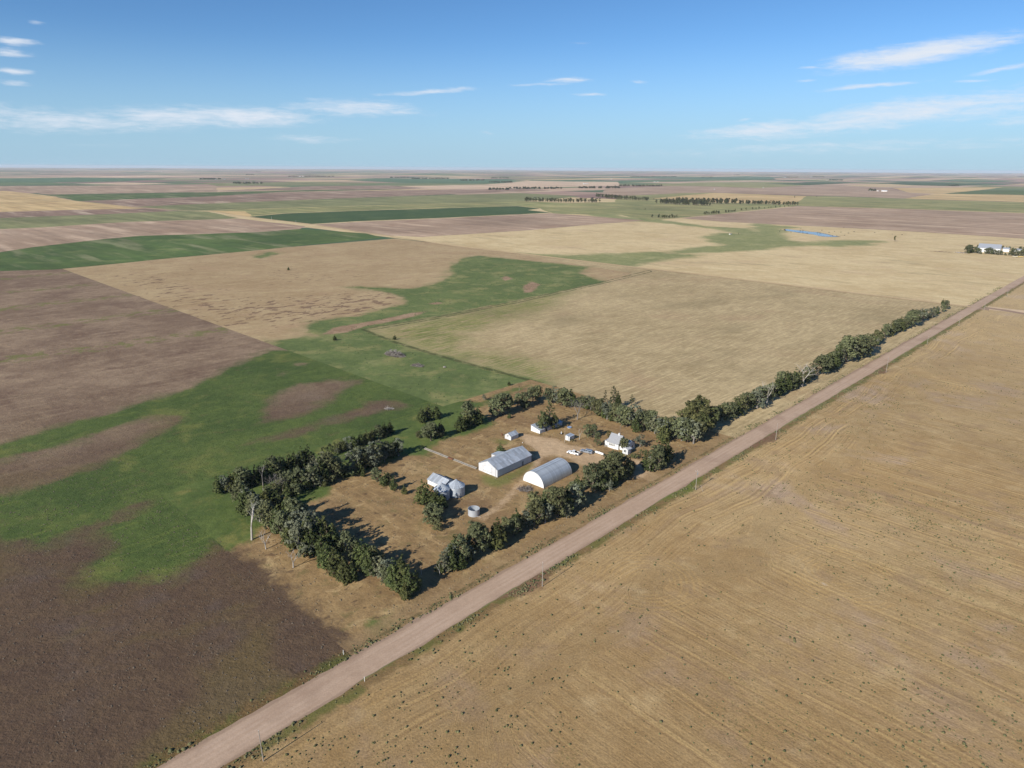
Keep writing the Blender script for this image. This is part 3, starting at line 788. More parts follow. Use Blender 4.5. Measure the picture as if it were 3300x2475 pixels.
# ---- pond
pond = poly(PD, [(150, 200), (165, 188), (300, 205), (420, 215), (560, 232), (650, 238), (700, 250), (800, 268), (880, 288), (960, 298), (1000, 306), (900, 310), (800, 308), (700, 300), (640, 285), (590, 272), (500, 262), (420, 250), (330, 238), (220, 222), (170, 214)])
m, n, b = new_mat('pond_water')
b.inputs['Base Color'].default_value = (0.11, 0.13, 0.14, 1)
b.inputs['Roughness'].default_value = 0.16
b.inputs['Specular IOR Level'].default_value = 0.6
n.link(n.bump(n.noise(n.add('ShaderNodeNewGeometry').outputs['Position'], 0.6, 3, .6), 0.08, 0.05), b.inputs['Normal'])
mesh_obj('pond', [(x, y, 0.05) for x, y in pond], [list(range(len(pond)))[::-1]], m, kind='structure')
pc = pond.mean(0)
M_bank = plain_mat('wet_bank', C(96, 84, 66), 0.9, 0.25, 6.0)
bank = [(pc + (p - pc) * 1.02 + (p - pc) / np.linalg.norm(p - pc) * 4.0) for p in pond]
mesh_obj('pond_bank', [(x, y, 0.03) for x, y in bank], [list(range(len(bank)))[::-1]], M_bank, kind='structure')


# ================================================================ objects
class MB:
    def __init__(self):
        self.v, self.f = [], []
    def box(self, x0, x1, y0, y1, z0, z1):
        b = len(self.v)
        self.v += [(x, y, z) for z in (z0, z1) for x, y in ((x0, y0), (x1, y0), (x1, y1), (x0, y1))]
        self.f += [tuple(b + i for i in q) for q in ((3, 2, 1, 0), (4, 5, 6, 7), (0, 1, 5, 4), (1, 2, 6, 5), (2, 3, 7, 6), (3, 0, 4, 7))]
        return self
    def prism(self, pts, a, b_):
        """closed outline pts (3D) swept by vector a..b_ (two offsets)"""
        k = len(pts); o = len(self.v)
        for off in (a, b_):
            self.v += [tuple(p[i] + off[i] for i in range(3)) for p in pts]
        self.f.append(tuple(o + i for i in range(k))[::-1])
        self.f.append(tuple(o + k + i for i in range(k)))
        for i in range(k):
            j = (i + 1) % k
            self.f.append((o + i, o + j, o + k + j, o + k + i))
        return self
    def slab(self, quad, t):
        """thin plate: four corners plus thickness along its normal"""
        q = [Vector(p) for p in quad]
        nn = (q[1] - q[0]).cross(q[3] - q[0]).normalized() * t
        return self.prism([tuple(p) for p in q], (0, 0, 0), tuple(nn))
    def tube(self, p0, p1, r0, r1, k=6, cap=True):
        p0, p1 = Vector(p0), Vector(p1)
        d = p1 - p0
        if d.length < 1e-6: return self
        d.normalize()
        a = d.orthogonal().normalized()
        b_ = d.cross(a)
        o = len(self.v)
        for p, r in ((p0, r0), (p1, r1)):
            for i in range(k):
                t = 2 * math.pi * i / k
                self.v.append(tuple(p + (a * math.cos(t) + b_ * math.sin(t)) * r))
        for i in range(k):
            j = (i + 1) % k
            self.f.append((o + i, o + j, o + k + j, o + k + i))
        if cap:
            self.f.append(tuple(o + k + i for i in range(k)))
            self.f.append(tuple(o + i for i in range(k))[::-1])
        return self
    def lathe(self, prof, k=24, cx=0, cy=0):
        o = len(self.v)
        for r, z in prof:
            for i in range(k):
                t = 2 * math.pi * i / k
                self.v.append((cx + r * math.cos(t), cy + r * math.sin(t), z))
        for a in range(len(prof) - 1):
            for i in range(k):
                j = (i + 1) % k
                self.f.append((o + a * k + i, o + a * k + j, o + (a + 1) * k + j, o + (a + 1) * k + i))
        return self
    def mesh(self, name, mat, smooth=False):
        me = bpy.data.meshes.new(name)
        me.from_pydata(self.v, [], self.f)
        if smooth:
            me.polygons.foreach_set('use_smooth', [True] * len(me.polygons))
        me.materials.append(mat)
        me.update()
        return me
    def build(self, name, mat, parent=None, smooth=False):
        return put(name, self.mesh(name, mat, smooth), parent)
def put(name, me, parent=None, loc=(0, 0, 0), rot=(0, 0, 0), scale=(1, 1, 1)):
    o = bpy.data.objects.new(name, me)
    col.objects.link(o)
    o.parent = parent
    o.location, o.rotation_euler, o.scale = loc, rot, scale
    return o
def thing(name, p, yaw, label, cat, group=None, z=0.02, scale=(1, 1, 1)):
    o = bpy.data.objects.new(name, None)
    o.empty_display_size = 0.5
    col.objects.link(o)
    o.location = (float(p[0]), float(p[1]), z)
    o.rotation_euler = (0, 0, yaw)
    o.scale = scale
    return tag(o, label, cat, group)
YA = R(48.0)
ORD = ['zeroth', 'first', 'second', 'third', 'fourth', 'fifth', 'sixth', 'seventh', 'eighth', 'ninth', 'tenth', 'eleventh', 'twelfth', 'thirteenth', 'fourteenth', 'fifteenth',
       'sixteenth', 'seventeenth', 'eighteenth', 'nineteenth']
def ordinal(i):
    if i < 20: return ORD[i]
    t, u_ = divmod(i, 10)
    tens = {2: 'twent', 3: 'thirt', 4: 'fort', 5: 'fift', 6: 'sixt', 7: 'sevent'}[t]
    return tens + 'ieth' if u_ == 0 else tens + 'y-' + ORD[u_]

M_white = plain_mat('white_paint', (0.66, 0.66, 0.64), 0.6, 0.06, 1.5, dirt=(0.58, 0.55, 0.5))
M_offwhite = plain_mat('old_white_paint', (0.50, 0.51, 0.52), 0.65, 0.08, 1.2, dirt=(0.44, 0.42, 0.40))
M_tin = plain_mat('roof_tin', (0.43, 0.465, 0.50), 0.42, 0.16, 1.4, metal=0.25, spec=0.5, obj_rand=0.24, dirt=(0.33, 0.29, 0.26))
M_galv = plain_mat('galvanised', (0.39, 0.425, 0.46), 0.4, 0.14, 0.9, metal=0.35, spec=0.5, obj_rand=0.12)
M_galvw = plain_mat('galvanised_pale', (0.40, 0.42, 0.45), 0.42, 0.10, 0.9, metal=0.25, spec=0.5, obj_rand=0.05)
M_seam = plain_mat('dark_seam', (0.16, 0.18, 0.20), 0.7, 0.1)
M_shingle = plain_mat('grey_shingles', (0.26, 0.265, 0.275), 0.85, 0.16, 0.35, bump=0.3)
M_shingle2 = plain_mat('pale_shingles', (0.44, 0.45, 0.46), 0.85, 0.12, 0.35)
M_dark = plain_mat('dark_opening', (0.02, 0.022, 0.025), 0.7, 0.1)
M_wood = plain_mat('weathered_wood', (0.30, 0.26, 0.22), 0.85, 0.2, 0.4)
M_polew = plain_mat('grey_pole_wood', (0.28, 0.25, 0.215), 0.85, 0.15, 0.6)
M_conc = plain_mat('old_concrete', (0.25, 0.225, 0.19), 0.9, 0.14, 1.0, dirt=(0.3, 0.27, 0.22))
M_rust = plain_mat('rust', (0.16, 0.07, 0.04), 0.85, 0.3, 0.4)
M_bark = plain_mat('bark', (0.13, 0.10, 0.075), 0.9, 0.25, 0.3)
M_deadw = plain_mat('bleached_wood', (0.36, 0.33, 0.29), 0.8, 0.2, 0.6)
M_greyw = plain_mat('grey_dead_wood', (0.20, 0.18, 0.16), 0.85, 0.25, 0.6)
M_stick = plain_mat('brush_wood', (0.12, 0.09, 0.075), 0.9, 0.3, 0.6)
M_red = plain_mat('tail_lamp', (0.35, 0.02, 0.02), 0.3, 0.0)
M_rubber = plain_mat('tyre_rubber', (0.02, 0.02, 0.02), 0.8, 0.1)
M_chrome = plain_mat('bright_metal', (0.55, 0.55, 0.56), 0.3, 0.03, metal=0.8)
M_blue = plain_mat('blue_paint', (0.10, 0.22, 0.45), 0.5, 0.1)
def paint(name, rgb, rough=0.25, metal=0.0):
    m, n, b = new_mat(name)
    b.inputs['Base Color'].default_value = (*rgb, 1)
    b.inputs['Roughness'].default_value = rough
    b.inputs['Metallic'].default_value = metal
    b.inputs['Specular IOR Level'].default_value = 0.5
    b.inputs['Coat Weight'].default_value = 0.3
    return m
M_carw = paint('white_car_paint', (0.75, 0.75, 0.74))
M_cars = paint('silver_car_paint', (0.34, 0.37, 0.41), 0.3, 0.5)
M_caru = paint('blue_grey_paint', (0.17, 0.22, 0.29), 0.35, 0.2)
M_glass = paint('tinted_glass', (0.015, 0.018, 0.02), 0.05)
M_lamp = paint('lamp_glass', (0.6, 0.6, 0.58), 0.1)

def gable_walls(t, L, W, he, hr, mat, mat_front=None, ridge='x'):
    """four walls of a gabled box standing on x 0..L, y 0..W; ridge along x (or y)"""
    th = 0.12
    if ridge == 'x':
        prof = [(0, 0, 0), (0, W, 0), (0, W, he), (0, W / 2, hr), (0, 0, he)]
        MB().prism(prof, (0, 0, 0), (th, 0, 0)).build('wall', mat_front or mat, t)
        MB().prism(prof, (L - th, 0, 0), (L, 0, 0)).build('wall', mat, t)
        MB().box(th + .002, L - th - .002, 0, th, 0, he - .02).build('wall', mat, t)
        MB().box(th + .002, L - th - .002, W - th, W, 0, he - .02).build('wall', mat, t)
    else:
        prof = [(0, 0, 0), (L, 0, 0), (L, 0, he), (L / 2, 0, hr), (0, 0, he)]
        MB().prism(prof, (0, 0, 0), (0, th, 0)).build('wall', mat, t)
        MB().prism(prof, (0, W - th, 0), (0, W, 0)).build('wall', mat, t)
        MB().box(0, th, th + .002, W - th - .002, 0, he - .02).build('wall', mat_front or mat, t)
        MB().box(L - th, L, th + .002, W - th - .002, 0, he - .02).build('wall', mat, t)
def tin_roof(t, L, W, he, hr, rows, npan, mat, over=0.25, seed=1):
    """sheet by sheet metal roof, ridge along x"""
    rng = random.Random(seed)
    x0, x1 = -over, L + over
    dx = (x1 - x0) / npan
    slope = math.hypot(W / 2, hr - he)
    ux, uz = (W / 2) / slope, (hr - he) / slope
    S = slope + over
    for side in (0, 1):
        for r in range(rows):
            a, b_ = S * r / rows, S * (r + 1) / rows + 0.12 * (r < rows - 1)
            for k in range(npan):
                lift = 0.03 + 0.022 * (rows - 1 - r) + rng.uniform(0, 0.008) + 0.012 * (k % 2)
                def pt(x, d):
                    yy = (W / 2 - ux * d) if side == 0 else (W / 2 + ux * d)
                    return (x, yy, hr - uz * d + lift)
                xa, xb = x0 + k * dx, x0 + (k + 1) * dx - 0.015
                q = [pt(xa, a), pt(xa, b_), pt(xb, b_), pt(xb, a)]
                if side: q = q[::-1]
                MB().slab(q, 0.02).build('roof_panel', mat, t)
    MB().tube((x0, W / 2, hr + 0.09), (x1, W / 2, hr + 0.09), 0.09, 0.09, 6).build('ridge_cap', mat, t)

# ---- long machine shed
p = G(*cb(570, 935))
t = thing('machine_shed', p, YA, 'long white metal machine shed with gabled tin roof and big sliding door', 'shed')
gable_walls(t, 21.2, 10.7, 3.25, 5.75, M_offwhite)
tin_roof(t, 21.2, 10.7, 3.25, 5.75, 2, 24, M_tin)
d = MB().box(-0.09, -0.004, 3.6, 7.4, 0.08, 3.0).build('sliding_door', M_white, t)
MB().box(-0.15, -0.092, 3.3, 7.9, 0.95, 1.10).build('door_bar', M_seam, d)
MB().box(-0.16, -0.004, 2.9, 8.6, 3.03, 3.16).build('door_rail', M_offwhite, t)
for k in range(1, 12):
    if not 3.5 < k * 0.9 < 7.5:
        MB().box(-0.03, -0.002, k * 0.9 - .02, k * 0.9 + .02, 0.05, 3.1 + (0 if 2 < k < 10 else -0.2)).build('wall_batten', M_white, t)
MB().box(-0.02, 21.22, -0.05, -0.031, 0.0, 0.28).build('wall_base', M_conc, t)
MB().box(15.0, 16.1, -0.06, -0.032, 0.05, 2.1).build('side_door', M_seam, t)
for k in range(1, 24):
    MB().box(k * 0.885 - .02, k * 0.885 + .02, -0.03, -0.002, 0.05, 3.15).build('wall_batten', M_offwhite, t)
# small lean-to behind it
wq = MB()
wq.box(11.6, 15.6, 10.72, 14.4, 0, 2.3)
an = wq.build('lean_to', M_offwhite, t)
for k in range(5):
    MB().slab([(11.4 + k * 0.9, 10.75, 3.28), (12.28 + k * 0.9, 10.75, 3.28), (12.28 + k * 0.9, 14.7, 2.42), (11.4 + k * 0.9, 14.7, 2.42)], -0.03).build('roof_panel', M_tin, an)

# ---- arched metal hut
p = G(*cb(1395, 1130))
t = thing('quonset_hut', p, YA, 'arched corrugated metal hut with white half-round end wall', 'hut')
Rq, Lq = 5.4, 18.3
arc = [(math.cos(math.pi * i / 40), math.sin(math.pi * i / 40)) for i in range(41)]
ma = MB()
def arch_panel(wd):
    mb = MB()
    prof = [(0, 0.0), (wd * .25, 0.0), (wd * .38, 0.055), (wd * .86, 0.055), (wd, 0.0)]
    o = 0
    for (x, h) in prof:
        for (c_, s_) in arc:
            mb.v.append((x, Rq + (Rq + h) * c_, (Rq + h) * s_))
    for a in range(len(prof) - 1):
        for i in range(40):
            q = a * 41 + i
            mb.f.append((q, q + 1, q + 42, q + 41))
    return mb
np_ = 30
me = arch_panel(Lq / np_).mesh('arch_panel', M_galv)
for k in range(np_):
    put('arch_panel', me, t, (k * Lq / np_, 0, 0))
half = [(0, Rq + Rq * c_ * .992, Rq * s_ * .992) for c_, s_ in arc]
MB().prism(half, (0.06, 0, 0), (0.2, 0, 0)).build('end_wall', M_white, t)
MB().prism(half, (Lq - .2, 0, 0), (Lq - .06, 0, 0)).build('end_wall', M_galvw, t)
for i in range(40):
    pass
rim = MB()
for i in range(40):
    rim.tube((-0.02, Rq + (Rq + .03) * arc[i][0], (Rq + .03) * arc[i][1]), (-0.02, Rq + (Rq + .03) * arc[i + 1][0], (Rq + .03) * arc[i + 1][1]), .06, .06, 5, False)
rim.build('rim', M_galvw, t)
for a_ in (62, 82, 98):
    c_, s_ = math.cos(R(a_)), math.sin(R(a_))
    MB().tube((0, Rq + (Rq + .06) * c_, (Rq + .06) * s_), (Lq, Rq + (Rq + .06) * c_, (Rq + .06) * s_), .05, .05, 5).build('seam', M_seam, t)
MB().box(0.02, 0.055, 3.4, 7.4, 0.05, 4.0).build('sliding_door', M_white, t)

# ---- small gabled shed
p = G(*cb(812, 275))
t = thing('small_shed', p, YA, 'small white gabled shed with tin roof, standing alone beyond the machine shed', 'shed')
gable_walls(t, 5.1, 3.9, 1.9, 3.1, M_offwhite)
tin_roof(t, 5.1, 3.9, 1.9, 3.1, 1, 7, M_tin, 0.2, 4)
MB().box(-0.03, -0.003, 1.7, 2.2, 1.5, 2.1).build('gable_vent', M_dark, t)
MB().box(-0.04, -0.003, 0.5, 1.35, 0.05, 1.75).build('door', M_white, t)

# ---- long low shed under the big tree
p = G(*cs(1030, 945))
t = thing('low_shed', p, R(46), 'long low white shed half hidden under the big dark pine', 'shed')
Lw, Ww = 16.5, 5.7
prof = [(0, 0, 0), (0, Ww, 0), (0, Ww, 2.8), (0, 0, 1.6)]
MB().prism(prof, (0, 0, 0), (.12, 0, 0)).build('wall', M_white, t)
MB().prism(prof, (Lw - .12, 0, 0), (Lw, 0, 0)).build('wall', M_offwhite, t)
MB().box(.122, Lw - .122, 0, .12, 0, 1.58).build('wall', M_offwhite, t)
MB().box(.122, Lw - .122, Ww - .12, Ww, 0, 2.78).build('wall', M_offwhite, t)
for k in range(18):
    a = -0.2 + k * (Lw + .4) / 18
    MB().slab([(a, -.25, 1.62 + .02 * (k % 2)), (a + .92, -.25, 1.62 + .02 * (k % 2)), (a + .92, Ww + .25, 2.92 + .02 * (k % 2)), (a, Ww + .25, 2.92 + .02 * (k % 2))], 0.03).build('roof_panel', M_tin, t)
MB().box(-.04, -.003, 2.75, 2.8, 0.05, 2.1).build('door_edge', M_offwhite, t)
MB().box(4, 5.2, -.04, -.003, 0.05, 1.5).build('door', M_dark, t)

# ---- twin box shed
p = G(*cs(1735, 1120))
t = thing('twin_shed', p, YA, 'tiny white twin-box shed with flat grey roof beside a white tree trunk', 'shed')
MB().box(0, 3.6, 0, 1.0, 0, 2.05).build('wall', M_white, t)
MB().box(0, 3.6, 1.12, 2.4, 0, 2.2).build('wall', M_white, t)
MB().slab([(-.15, -.15, 2.08), (3.75, -.15, 2.08), (3.75, 1.04, 2.2), (-.15, 1.04, 2.2)], .06).build('roof', M_tin, t)
MB().slab([(-.15, 1.1, 2.24), (3.75, 1.1, 2.24), (3.75, 2.55, 2.36), (-.15, 2.55, 2.36)], .06).build('roof', M_tin, t)
MB().box(-.03, -.003, .2, .8, .05, 1.8).build('door', M_offwhite, t)

# ---- granary
p = G(*cg(653, 745))
t = thing('granary', p, R(47), 'small white granary with streaked tin roof behind the grain bins', 'granary')
Lg, Wg = 6.2, 9.3                                   # ridge along y
gable_walls(t, Lg, Wg, 2.0, 3.6, M_white, ridge='y')
rng = random.Random(8)
for side in (0, 1):
    for k in range(12):
        a, b_ = -0.25 + k * (Wg + .5) / 12, -0.25 + (k + 1) * (Wg + .5) / 12 - .015
        xe = -0.3 if side == 0 else Lg + .3
        ze = 2.0 - 0.3 * 1.6 / 3.1
        lf = .03 + .012 * (k % 2)
        q = [(xe, a, ze + lf), (Lg / 2, a, 3.6 + lf), (Lg / 2, b_, 3.6 + lf), (xe, b_, ze + lf)]
        MB().slab(q if side else q[::-1], 0.02).build('roof_panel', M_tin, t)
MB().tube((Lg / 2, -.25, 3.7), (Lg / 2, Wg + .25, 3.7), .08, .08, 6).build('ridge_cap', M_galvw, t)

# ---- two grain bins and the open tank
def grain_bin(p, r, hw, ha, label):
    t = thing('grain_bin', p, R(20), label, 'grain bin', 'pair of grain bins')
    nb = 5
    for k in range(nb):
        z0, z1 = hw * k / nb, hw * (k + 1) / nb
        dz = (z1 - z0) / 4
        pr_ = []
        for i in range(4):
            pr_ += [(r, z0 + dz * i), (r + .03, z0 + dz * (i + .5))]
        pr_.append((r, z1))
        MB().lathe(pr_, 40).build('wall_ring', M_galv, t)
    npn = 24
    me = None
    for k in range(npn):
        if me is None:
            a = math.pi * 2 / npn
            mb = MB()
            ro, zo = r + .16, hw - .05
            pts = []
            for (f, rib) in ((0, 0.07), (.08, .0), (.92, .0), (1, .07)):
                for (rr_, zz) in ((0.35, ha - .1), (ro, zo)):
                    pts.append((rr_ * math.cos(a * f), rr_ * math.sin(a * f), zz + rib))
            mb.v = pts
            mb.f = [(0, 1, 3, 2), (2, 3, 5, 4), (4, 5, 7, 6)]
            me = mb.mesh('roof_panel', M_galv)
        put('roof_panel', me, t, rot=(0, 0, 2 * math.pi * k / npn))
    MB().lathe([(0.42, ha - .14), (0.42, ha + .05), (.3, ha + .14), (0.001, ha + .18)], 12).build('roof_cap', M_galvw, t)
    lad = MB()
    for y in (-.22, .22):
        lad.tube((r + .14, y, 0.2), (r + .14, y, hw + .2), .025, .025, 5)
    for k in range(12):
        lad.tube((r + .14, -.22, .35 + k * hw / 12), (r + .14, .22, .35 + k * hw / 12), .018, .018, 4)
    lad.build('ladder', M_galvw, t)
    MB().box(-.5, .5, -r - .09, -r + .03, .5, 1.9).build('door', M_galvw, t)
    MB().lathe([(r + .18, 0), (r + .18, .12), (r - .1, .12)], 32).build('base_ring', M_conc, t)
    return t
grain_bin(G(*cg(625, 890)), 3.05, 3.9, 6.1, 'shaded galvanised grain bin with ribbed cone roof, tucked behind the dark trees')
grain_bin(G(*cg(935, 815)), 3.2, 3.9, 6.15, 'galvanised grain bin with ribbed cone roof, the one farther from the trees')
t = thing('open_tank', G(*cg(1308, 1250)), 0, 'roofless round corrugated steel tank standing open on dry grass', 'tank')
r = 2.1
for k in range(3):
    pr_ = []
    for i in range(4):
        z0 = 2.5 * (k + i / 4) / 3
        pr_ += [(r, z0), (r + .025, z0 + .1)]
    pr_.append((r, 2.5 * (k + 1) / 3))
    MB().lathe(pr_, 40).build('wall_ring', M_galvw, t)
MB().lathe([(r - .03, 2.5), (r - .03, 0.05), (0.001, 0.05)], 40).build('lining', M_galv, t)
MB().lathe([(r - .05, 2.48), (r + .06, 2.48), (r + .06, 2.56), (r - .05, 2.56), (r - .05, 2.48)], 40).build('rim', M_galvw, t)
MB().box(1.2, 2.6, -1.9, -1.6, 0, .12).build('step_plank', M_deadw, t)

# ---- farmhouse
t = thing('farmhouse', G(*ch(1340, 1018)), R(49), 'white farmhouse with steep grey shingle roof and row of narrow windows', 'house')
D, Wm, he, hr = 6.4, 5.6, 2.85, 6.0
gable_walls(t, D, Wm, he, hr, M_white, ridge='y')
def roof2(x0, x1, y0, y1, he_, hr_, mat, over=.35, ridge='y', name='roof'):
    xm = (x0 + x1) / 2; ym = (y0 + y1) / 2
    if ridge == 'y':
        k = (hr_ - he_) / (xm - x0)
        for sgn in (0, 1):
            xe = x0 - over if sgn == 0 else x1 + over
            q = [(xe, y0 - over, he_ - k * over + .05), (xm, y0 - over, hr_ + .05), (xm, y1 + over, hr_ + .05), (xe, y1 + over, he_ - k * over + .05)]
            MB().slab(q if sgn else q[::-1], .12).build(name, mat, t)
    else:
        k = (hr_ - he_) / (ym - y0)
        for sgn in (0, 1):
            ye = y0 - over if sgn == 0 else y1 + over
            q = [(x0 - over, ye, he_ - k * over + .05), (x0 - over, ym, hr_ + .05), (x1 + over, ym, hr_ + .05), (x1 + over, ye, he_ - k * over + .05)]
            MB().slab(q[::-1] if sgn else q, .12 if sgn else .12).build(name, mat, t)
roof2(0, D, 0, Wm, he, hr, M_shingle)
for k in range(5):
    y = Wm - 1.0 - k * .62
    wn_ = MB().box(-.05, -.003, y - .24, y + .24, 1.15, 2.25).build('window', M_white, t)
    MB().box(-.07, -.052, y - .17, y + .17, 1.22, 2.18).build('pane', M_glass, wn_)
# wing towards the road
def wingbox(x0, x1, y0, y1, h):
    MB().box(x0, x1, y0, y1, 0, h).build('wing_wall', M_white, t)
wingbox(1.2, 7.0, -4.2, -.004, 2.7)
k_ = MB()
k_.prism([(1.2, -4.2, 2.7), (7.0, -4.2, 2.7), (4.1, -4.2, 4.5)], (0, 0, 0), (0, 4.19, 0)).build('wing_gable', M_white, t)
roof2(1.2, 7.0, -4.2, -.1, 2.7, 4.5, M_shingle2, .25)
for (x, y0_, y1_) in ((1.2, -3.4, -2.7), (1.2, -1.6, -.9)):
    wn_ = MB().box(x - .05, x - .003, y0_, y1_, 1.0, 2.1).build('window', M_offwhite, t)
    MB().box(x - .07, x - .052, y0_ + .07, y1_ - .07, 1.07, 2.03).build('pane', M_glass, wn_)
for x in (2.2, 4.6):
    wn_ = MB().box(x, x + .9, -4.26, -4.203, 1.0, 2.1).build('window', M_offwhite, t)
    MB().box(x + .08, x + .82, -4.28, -4.262, 1.07, 2.03).build('pane', M_glass, wn_)
# enclosed porch at the corner, with its own little gable
MB().box(-1.6, 1.19, -6.0, -3.2, 0, 2.3).build('porch_wall', M_offwhite, t)
for sgn in (0, 1):
    q = [(-1.9, -6.3 if sgn == 0 else -2.9, 2.3), (-1.9, -4.6, 3.0), (1.4, -4.6, 3.0), (1.4, -6.3 if sgn == 0 else -2.9, 2.3)]
    MB().slab(q[::-1] if sgn else q, .1).build('porch_roof', M_shingle2, t)
MB().prism([(-1.6, -6.0, 2.3), (-1.6, -3.2, 2.3), (-1.6, -4.6, 2.9)], (0, 0, 0), (.1, 0, 0)).build('porch_gable', M_white, t)
wn_ = MB().box(-1.66, -1.604, -5.2, -4.0, .9, 2.0).build('window', M_white, t)
MB().box(-1.68, -1.662, -5.1, -4.1, .97, 1.93).build('pane', M_glass, wn_)
MB().box(-.6, .2, -6.06, -6.003, .05, 2.0).build('door', M_offwhite, t)
# back entry on the other end
MB().box(1.0, 4.6, Wm + .004, Wm + 2.2, 0, 2.2).build('entry_wall', M_white, t)
MB().slab([(.8, Wm, 2.75), (4.8, Wm, 2.75), (4.8, Wm + 2.5, 2.3), (.8, Wm + 2.5, 2.3)], -.1).build('entry_roof', M_shingle2, t)
MB().box(.94, .997, Wm + .7, Wm + 1.5, .05, 2.0).build('door', M_offwhite, t)
MB().box(-.2, .95, Wm + .4, Wm + 1.8, 0, .25).build('step', M_conc, t)
# dormer gable end window, chimney, aerial
wn_ = MB().box(D / 2 - .45, D / 2 + .45, -.07, -.003, 3.6 + 1.0, 4.9 + .5).build('window', M_offwhite, t)
MB().box(D / 2 - .37, D / 2 + .37, -.09, -.072, 4.68, 5.3).build('pane', M_glass, wn_)
MB().box(D / 2 - .3, D / 2 + .3, 1.5, 2.1, hr - .3, hr + .75).build('chimney', M_white, t)
mast = MB().tube((D / 2 + .6, 1.9, hr - .6), (D / 2 + .6, 1.9, hr + 4.2), .035, .03, 5)
for zz, ln in ((hr + 4.0, 1.0), (hr + 3.6, 1.3)):
    mast.tube((D / 2 + .6, 1.9 - ln / 2, zz), (D / 2 + .6, 1.9 + ln / 2, zz), .015, .015, 4)
mast.build('aerial', M_seam, t)

# ---- vehicles (local x forward)
def extrude_profile(mb, prof, y0, y1, taper=None):
    k = len(prof); o = len(mb.v)
    for s_, yy in ((-1, y0), (1, y1)):
        for (x, z) in prof:
            tp = taper(z) if taper else 0
            mb.v.append((x, yy + (tp if s_ < 0 else -tp), z))
    mb.f.append(tuple(o + i for i in range(k)))
    mb.f.append(tuple(o + k + i for i in range(k))[::-1])
    for i in range(k):
        j = (i + 1) % k
        mb.f.append((o + j, o + i, o + k + i, o + k + j))
    return mb
def vehicle(name, p, yaw, body, upper, label, bed, cat):
    t = thing(name, p, yaw, label, cat)
    w2 = .98
    low = [(-2.85, .55), (-2.85, 1.05), (-.95 if bed else -2.8, 1.08), (1.15, 1.10), (2.55, 1.02), (2.85, .85), (2.88, .5), (2.3, .42), (-2.5, .42)]
    MB_ = extrude_profile(MB(), low, -w2, w2, lambda z: .05 if z > .9 else 0)
    MB_.build('body', body, t)
    tp = lambda z: .05 + max(0, z - 1.1) * .28
    if bed:
        cab = [(-.95, 1.06), (-.85, 1.80), (.35, 1.84), (1.15, 1.10)]
        extrude_profile(MB(), cab, -w2, w2, tp).build('cab', body, t)
        b_ = MB()
        b_.box(-2.83, -.97, -.96, -.88, 1.05, 1.32); b_.box(-2.83, -.97, .88, .96, 1.05, 1.32); b_.box(-2.86, -2.78, -.96, .96, 1.05, 1.32)
        b_.build('bed_side', body, t)
        MB().box(-2.76, -.99, -.86, .86, 1.075, 1.11).build('bed_liner', M_dark, t)
        MB().box(-1.35, -1.02, -.8, .8, 1.12, 1.5).build('tool_box', M_dark, t)
        MB().tube((-1.0, .0, 1.8), (-1.0, 0, 2.05), .03, .03, 5).build('light_bar', M_dark, t)
    else:
        cab = [(-.95, 1.06), (-.85, 1.80), (.35, 1.84), (1.15, 1.10)]
        extrude_profile(MB(), cab, -w2, w2, tp).build('cab', body, t)
        cap = [(-2.8, 1.06), (-2.7, 1.78), (-1.0, 1.84), (-.97, 1.06)]
        extrude_profile(MB(), cap, -w2, w2, tp).build('topper', upper, t)
    for s_ in (-1, 1):
        def side(x0, x1, z0, z1):
            ya, yb = s_ * (w2 - tp(z0) + .006), s_ * (w2 - tp(z1) + .006)
            q = [(x0, ya, z0), (x1, ya, z0), (x1 - (.28 if x1 > .5 else 0), yb, z1), (x0, yb, z1)]
            MB().slab(q if s_ < 0 else q[::-1], .012).build('side_window', M_glass, t)
        side(-.78, -.05, 1.2, 1.68); side(.05, .85, 1.2, 1.68)
        if not bed: side(-2.5, -1.2, 1.2, 1.62)
        for x in (-1.85, 1.85):
            wh = MB().tube((x, s_ * .80, .38), (x, s_ * 1.0, .38), .38, .38, 18).build('wheel', M_rubber, t)
            MB().tube((x, s_ * 1.002, .38), (x, s_ * 1.02, .38), .22, .2, 14).build('rim', M_chrome, wh)
            MB().tube((x, s_ * .96, .42), (x, s_ * .985, .42), .47, .47, 18).build('wheel_arch', M_dark, t)
        MB().box(2.70, 2.86, s_ * .60 - .18, s_ * .60 + .18, .80, .95).build('headlight', M_lamp, t)
        MB().box(-2.88, -2.84, s_ * .86 - .08, s_ * .86 + .08, .72, 1.04).build('tail_light', M_red, t)
        MB().box(.75, .92, s_ * 1.02 - .1, s_ * 1.02 + .1, 1.2, 1.38).build('mirror', M_dark, t)
    q = [(1.10, -.78, 1.16), (1.10, .78, 1.16), (.47, .66, 1.74), (.47, -.66, 1.74)]
    MB().slab(q, .03).build('windshield', M_glass, t)
    xr = -.93 if bed else -2.80
    MB().slab([(xr - .02, .78, 1.18), (xr - .02, -.78, 1.18), (xr + .05, -.66, 1.7), (xr + .05, .66, 1.7)], .03).build('rear_window', M_glass, t)
    MB().box(2.84, 2.98, -.9, .9, .42, .62).build('bumper', M_chrome, t)
    MB().box(-3.0, -2.86, -.9, .9, .45, .62).build('bumper', M_chrome, t)
    MB().box(2.80, 2.885, -.4, .4, .62, .92).build('grille', M_dark, t)
    return t
vehicle('pickup_truck', (G(*ch(295, 1085)) + G(*ch(540, 1140))) / 2 + np.array([.3, .8]), R(149), M_carw, M_carw, 'white pickup truck with open bed parked on the bare drive', True, 'truck')
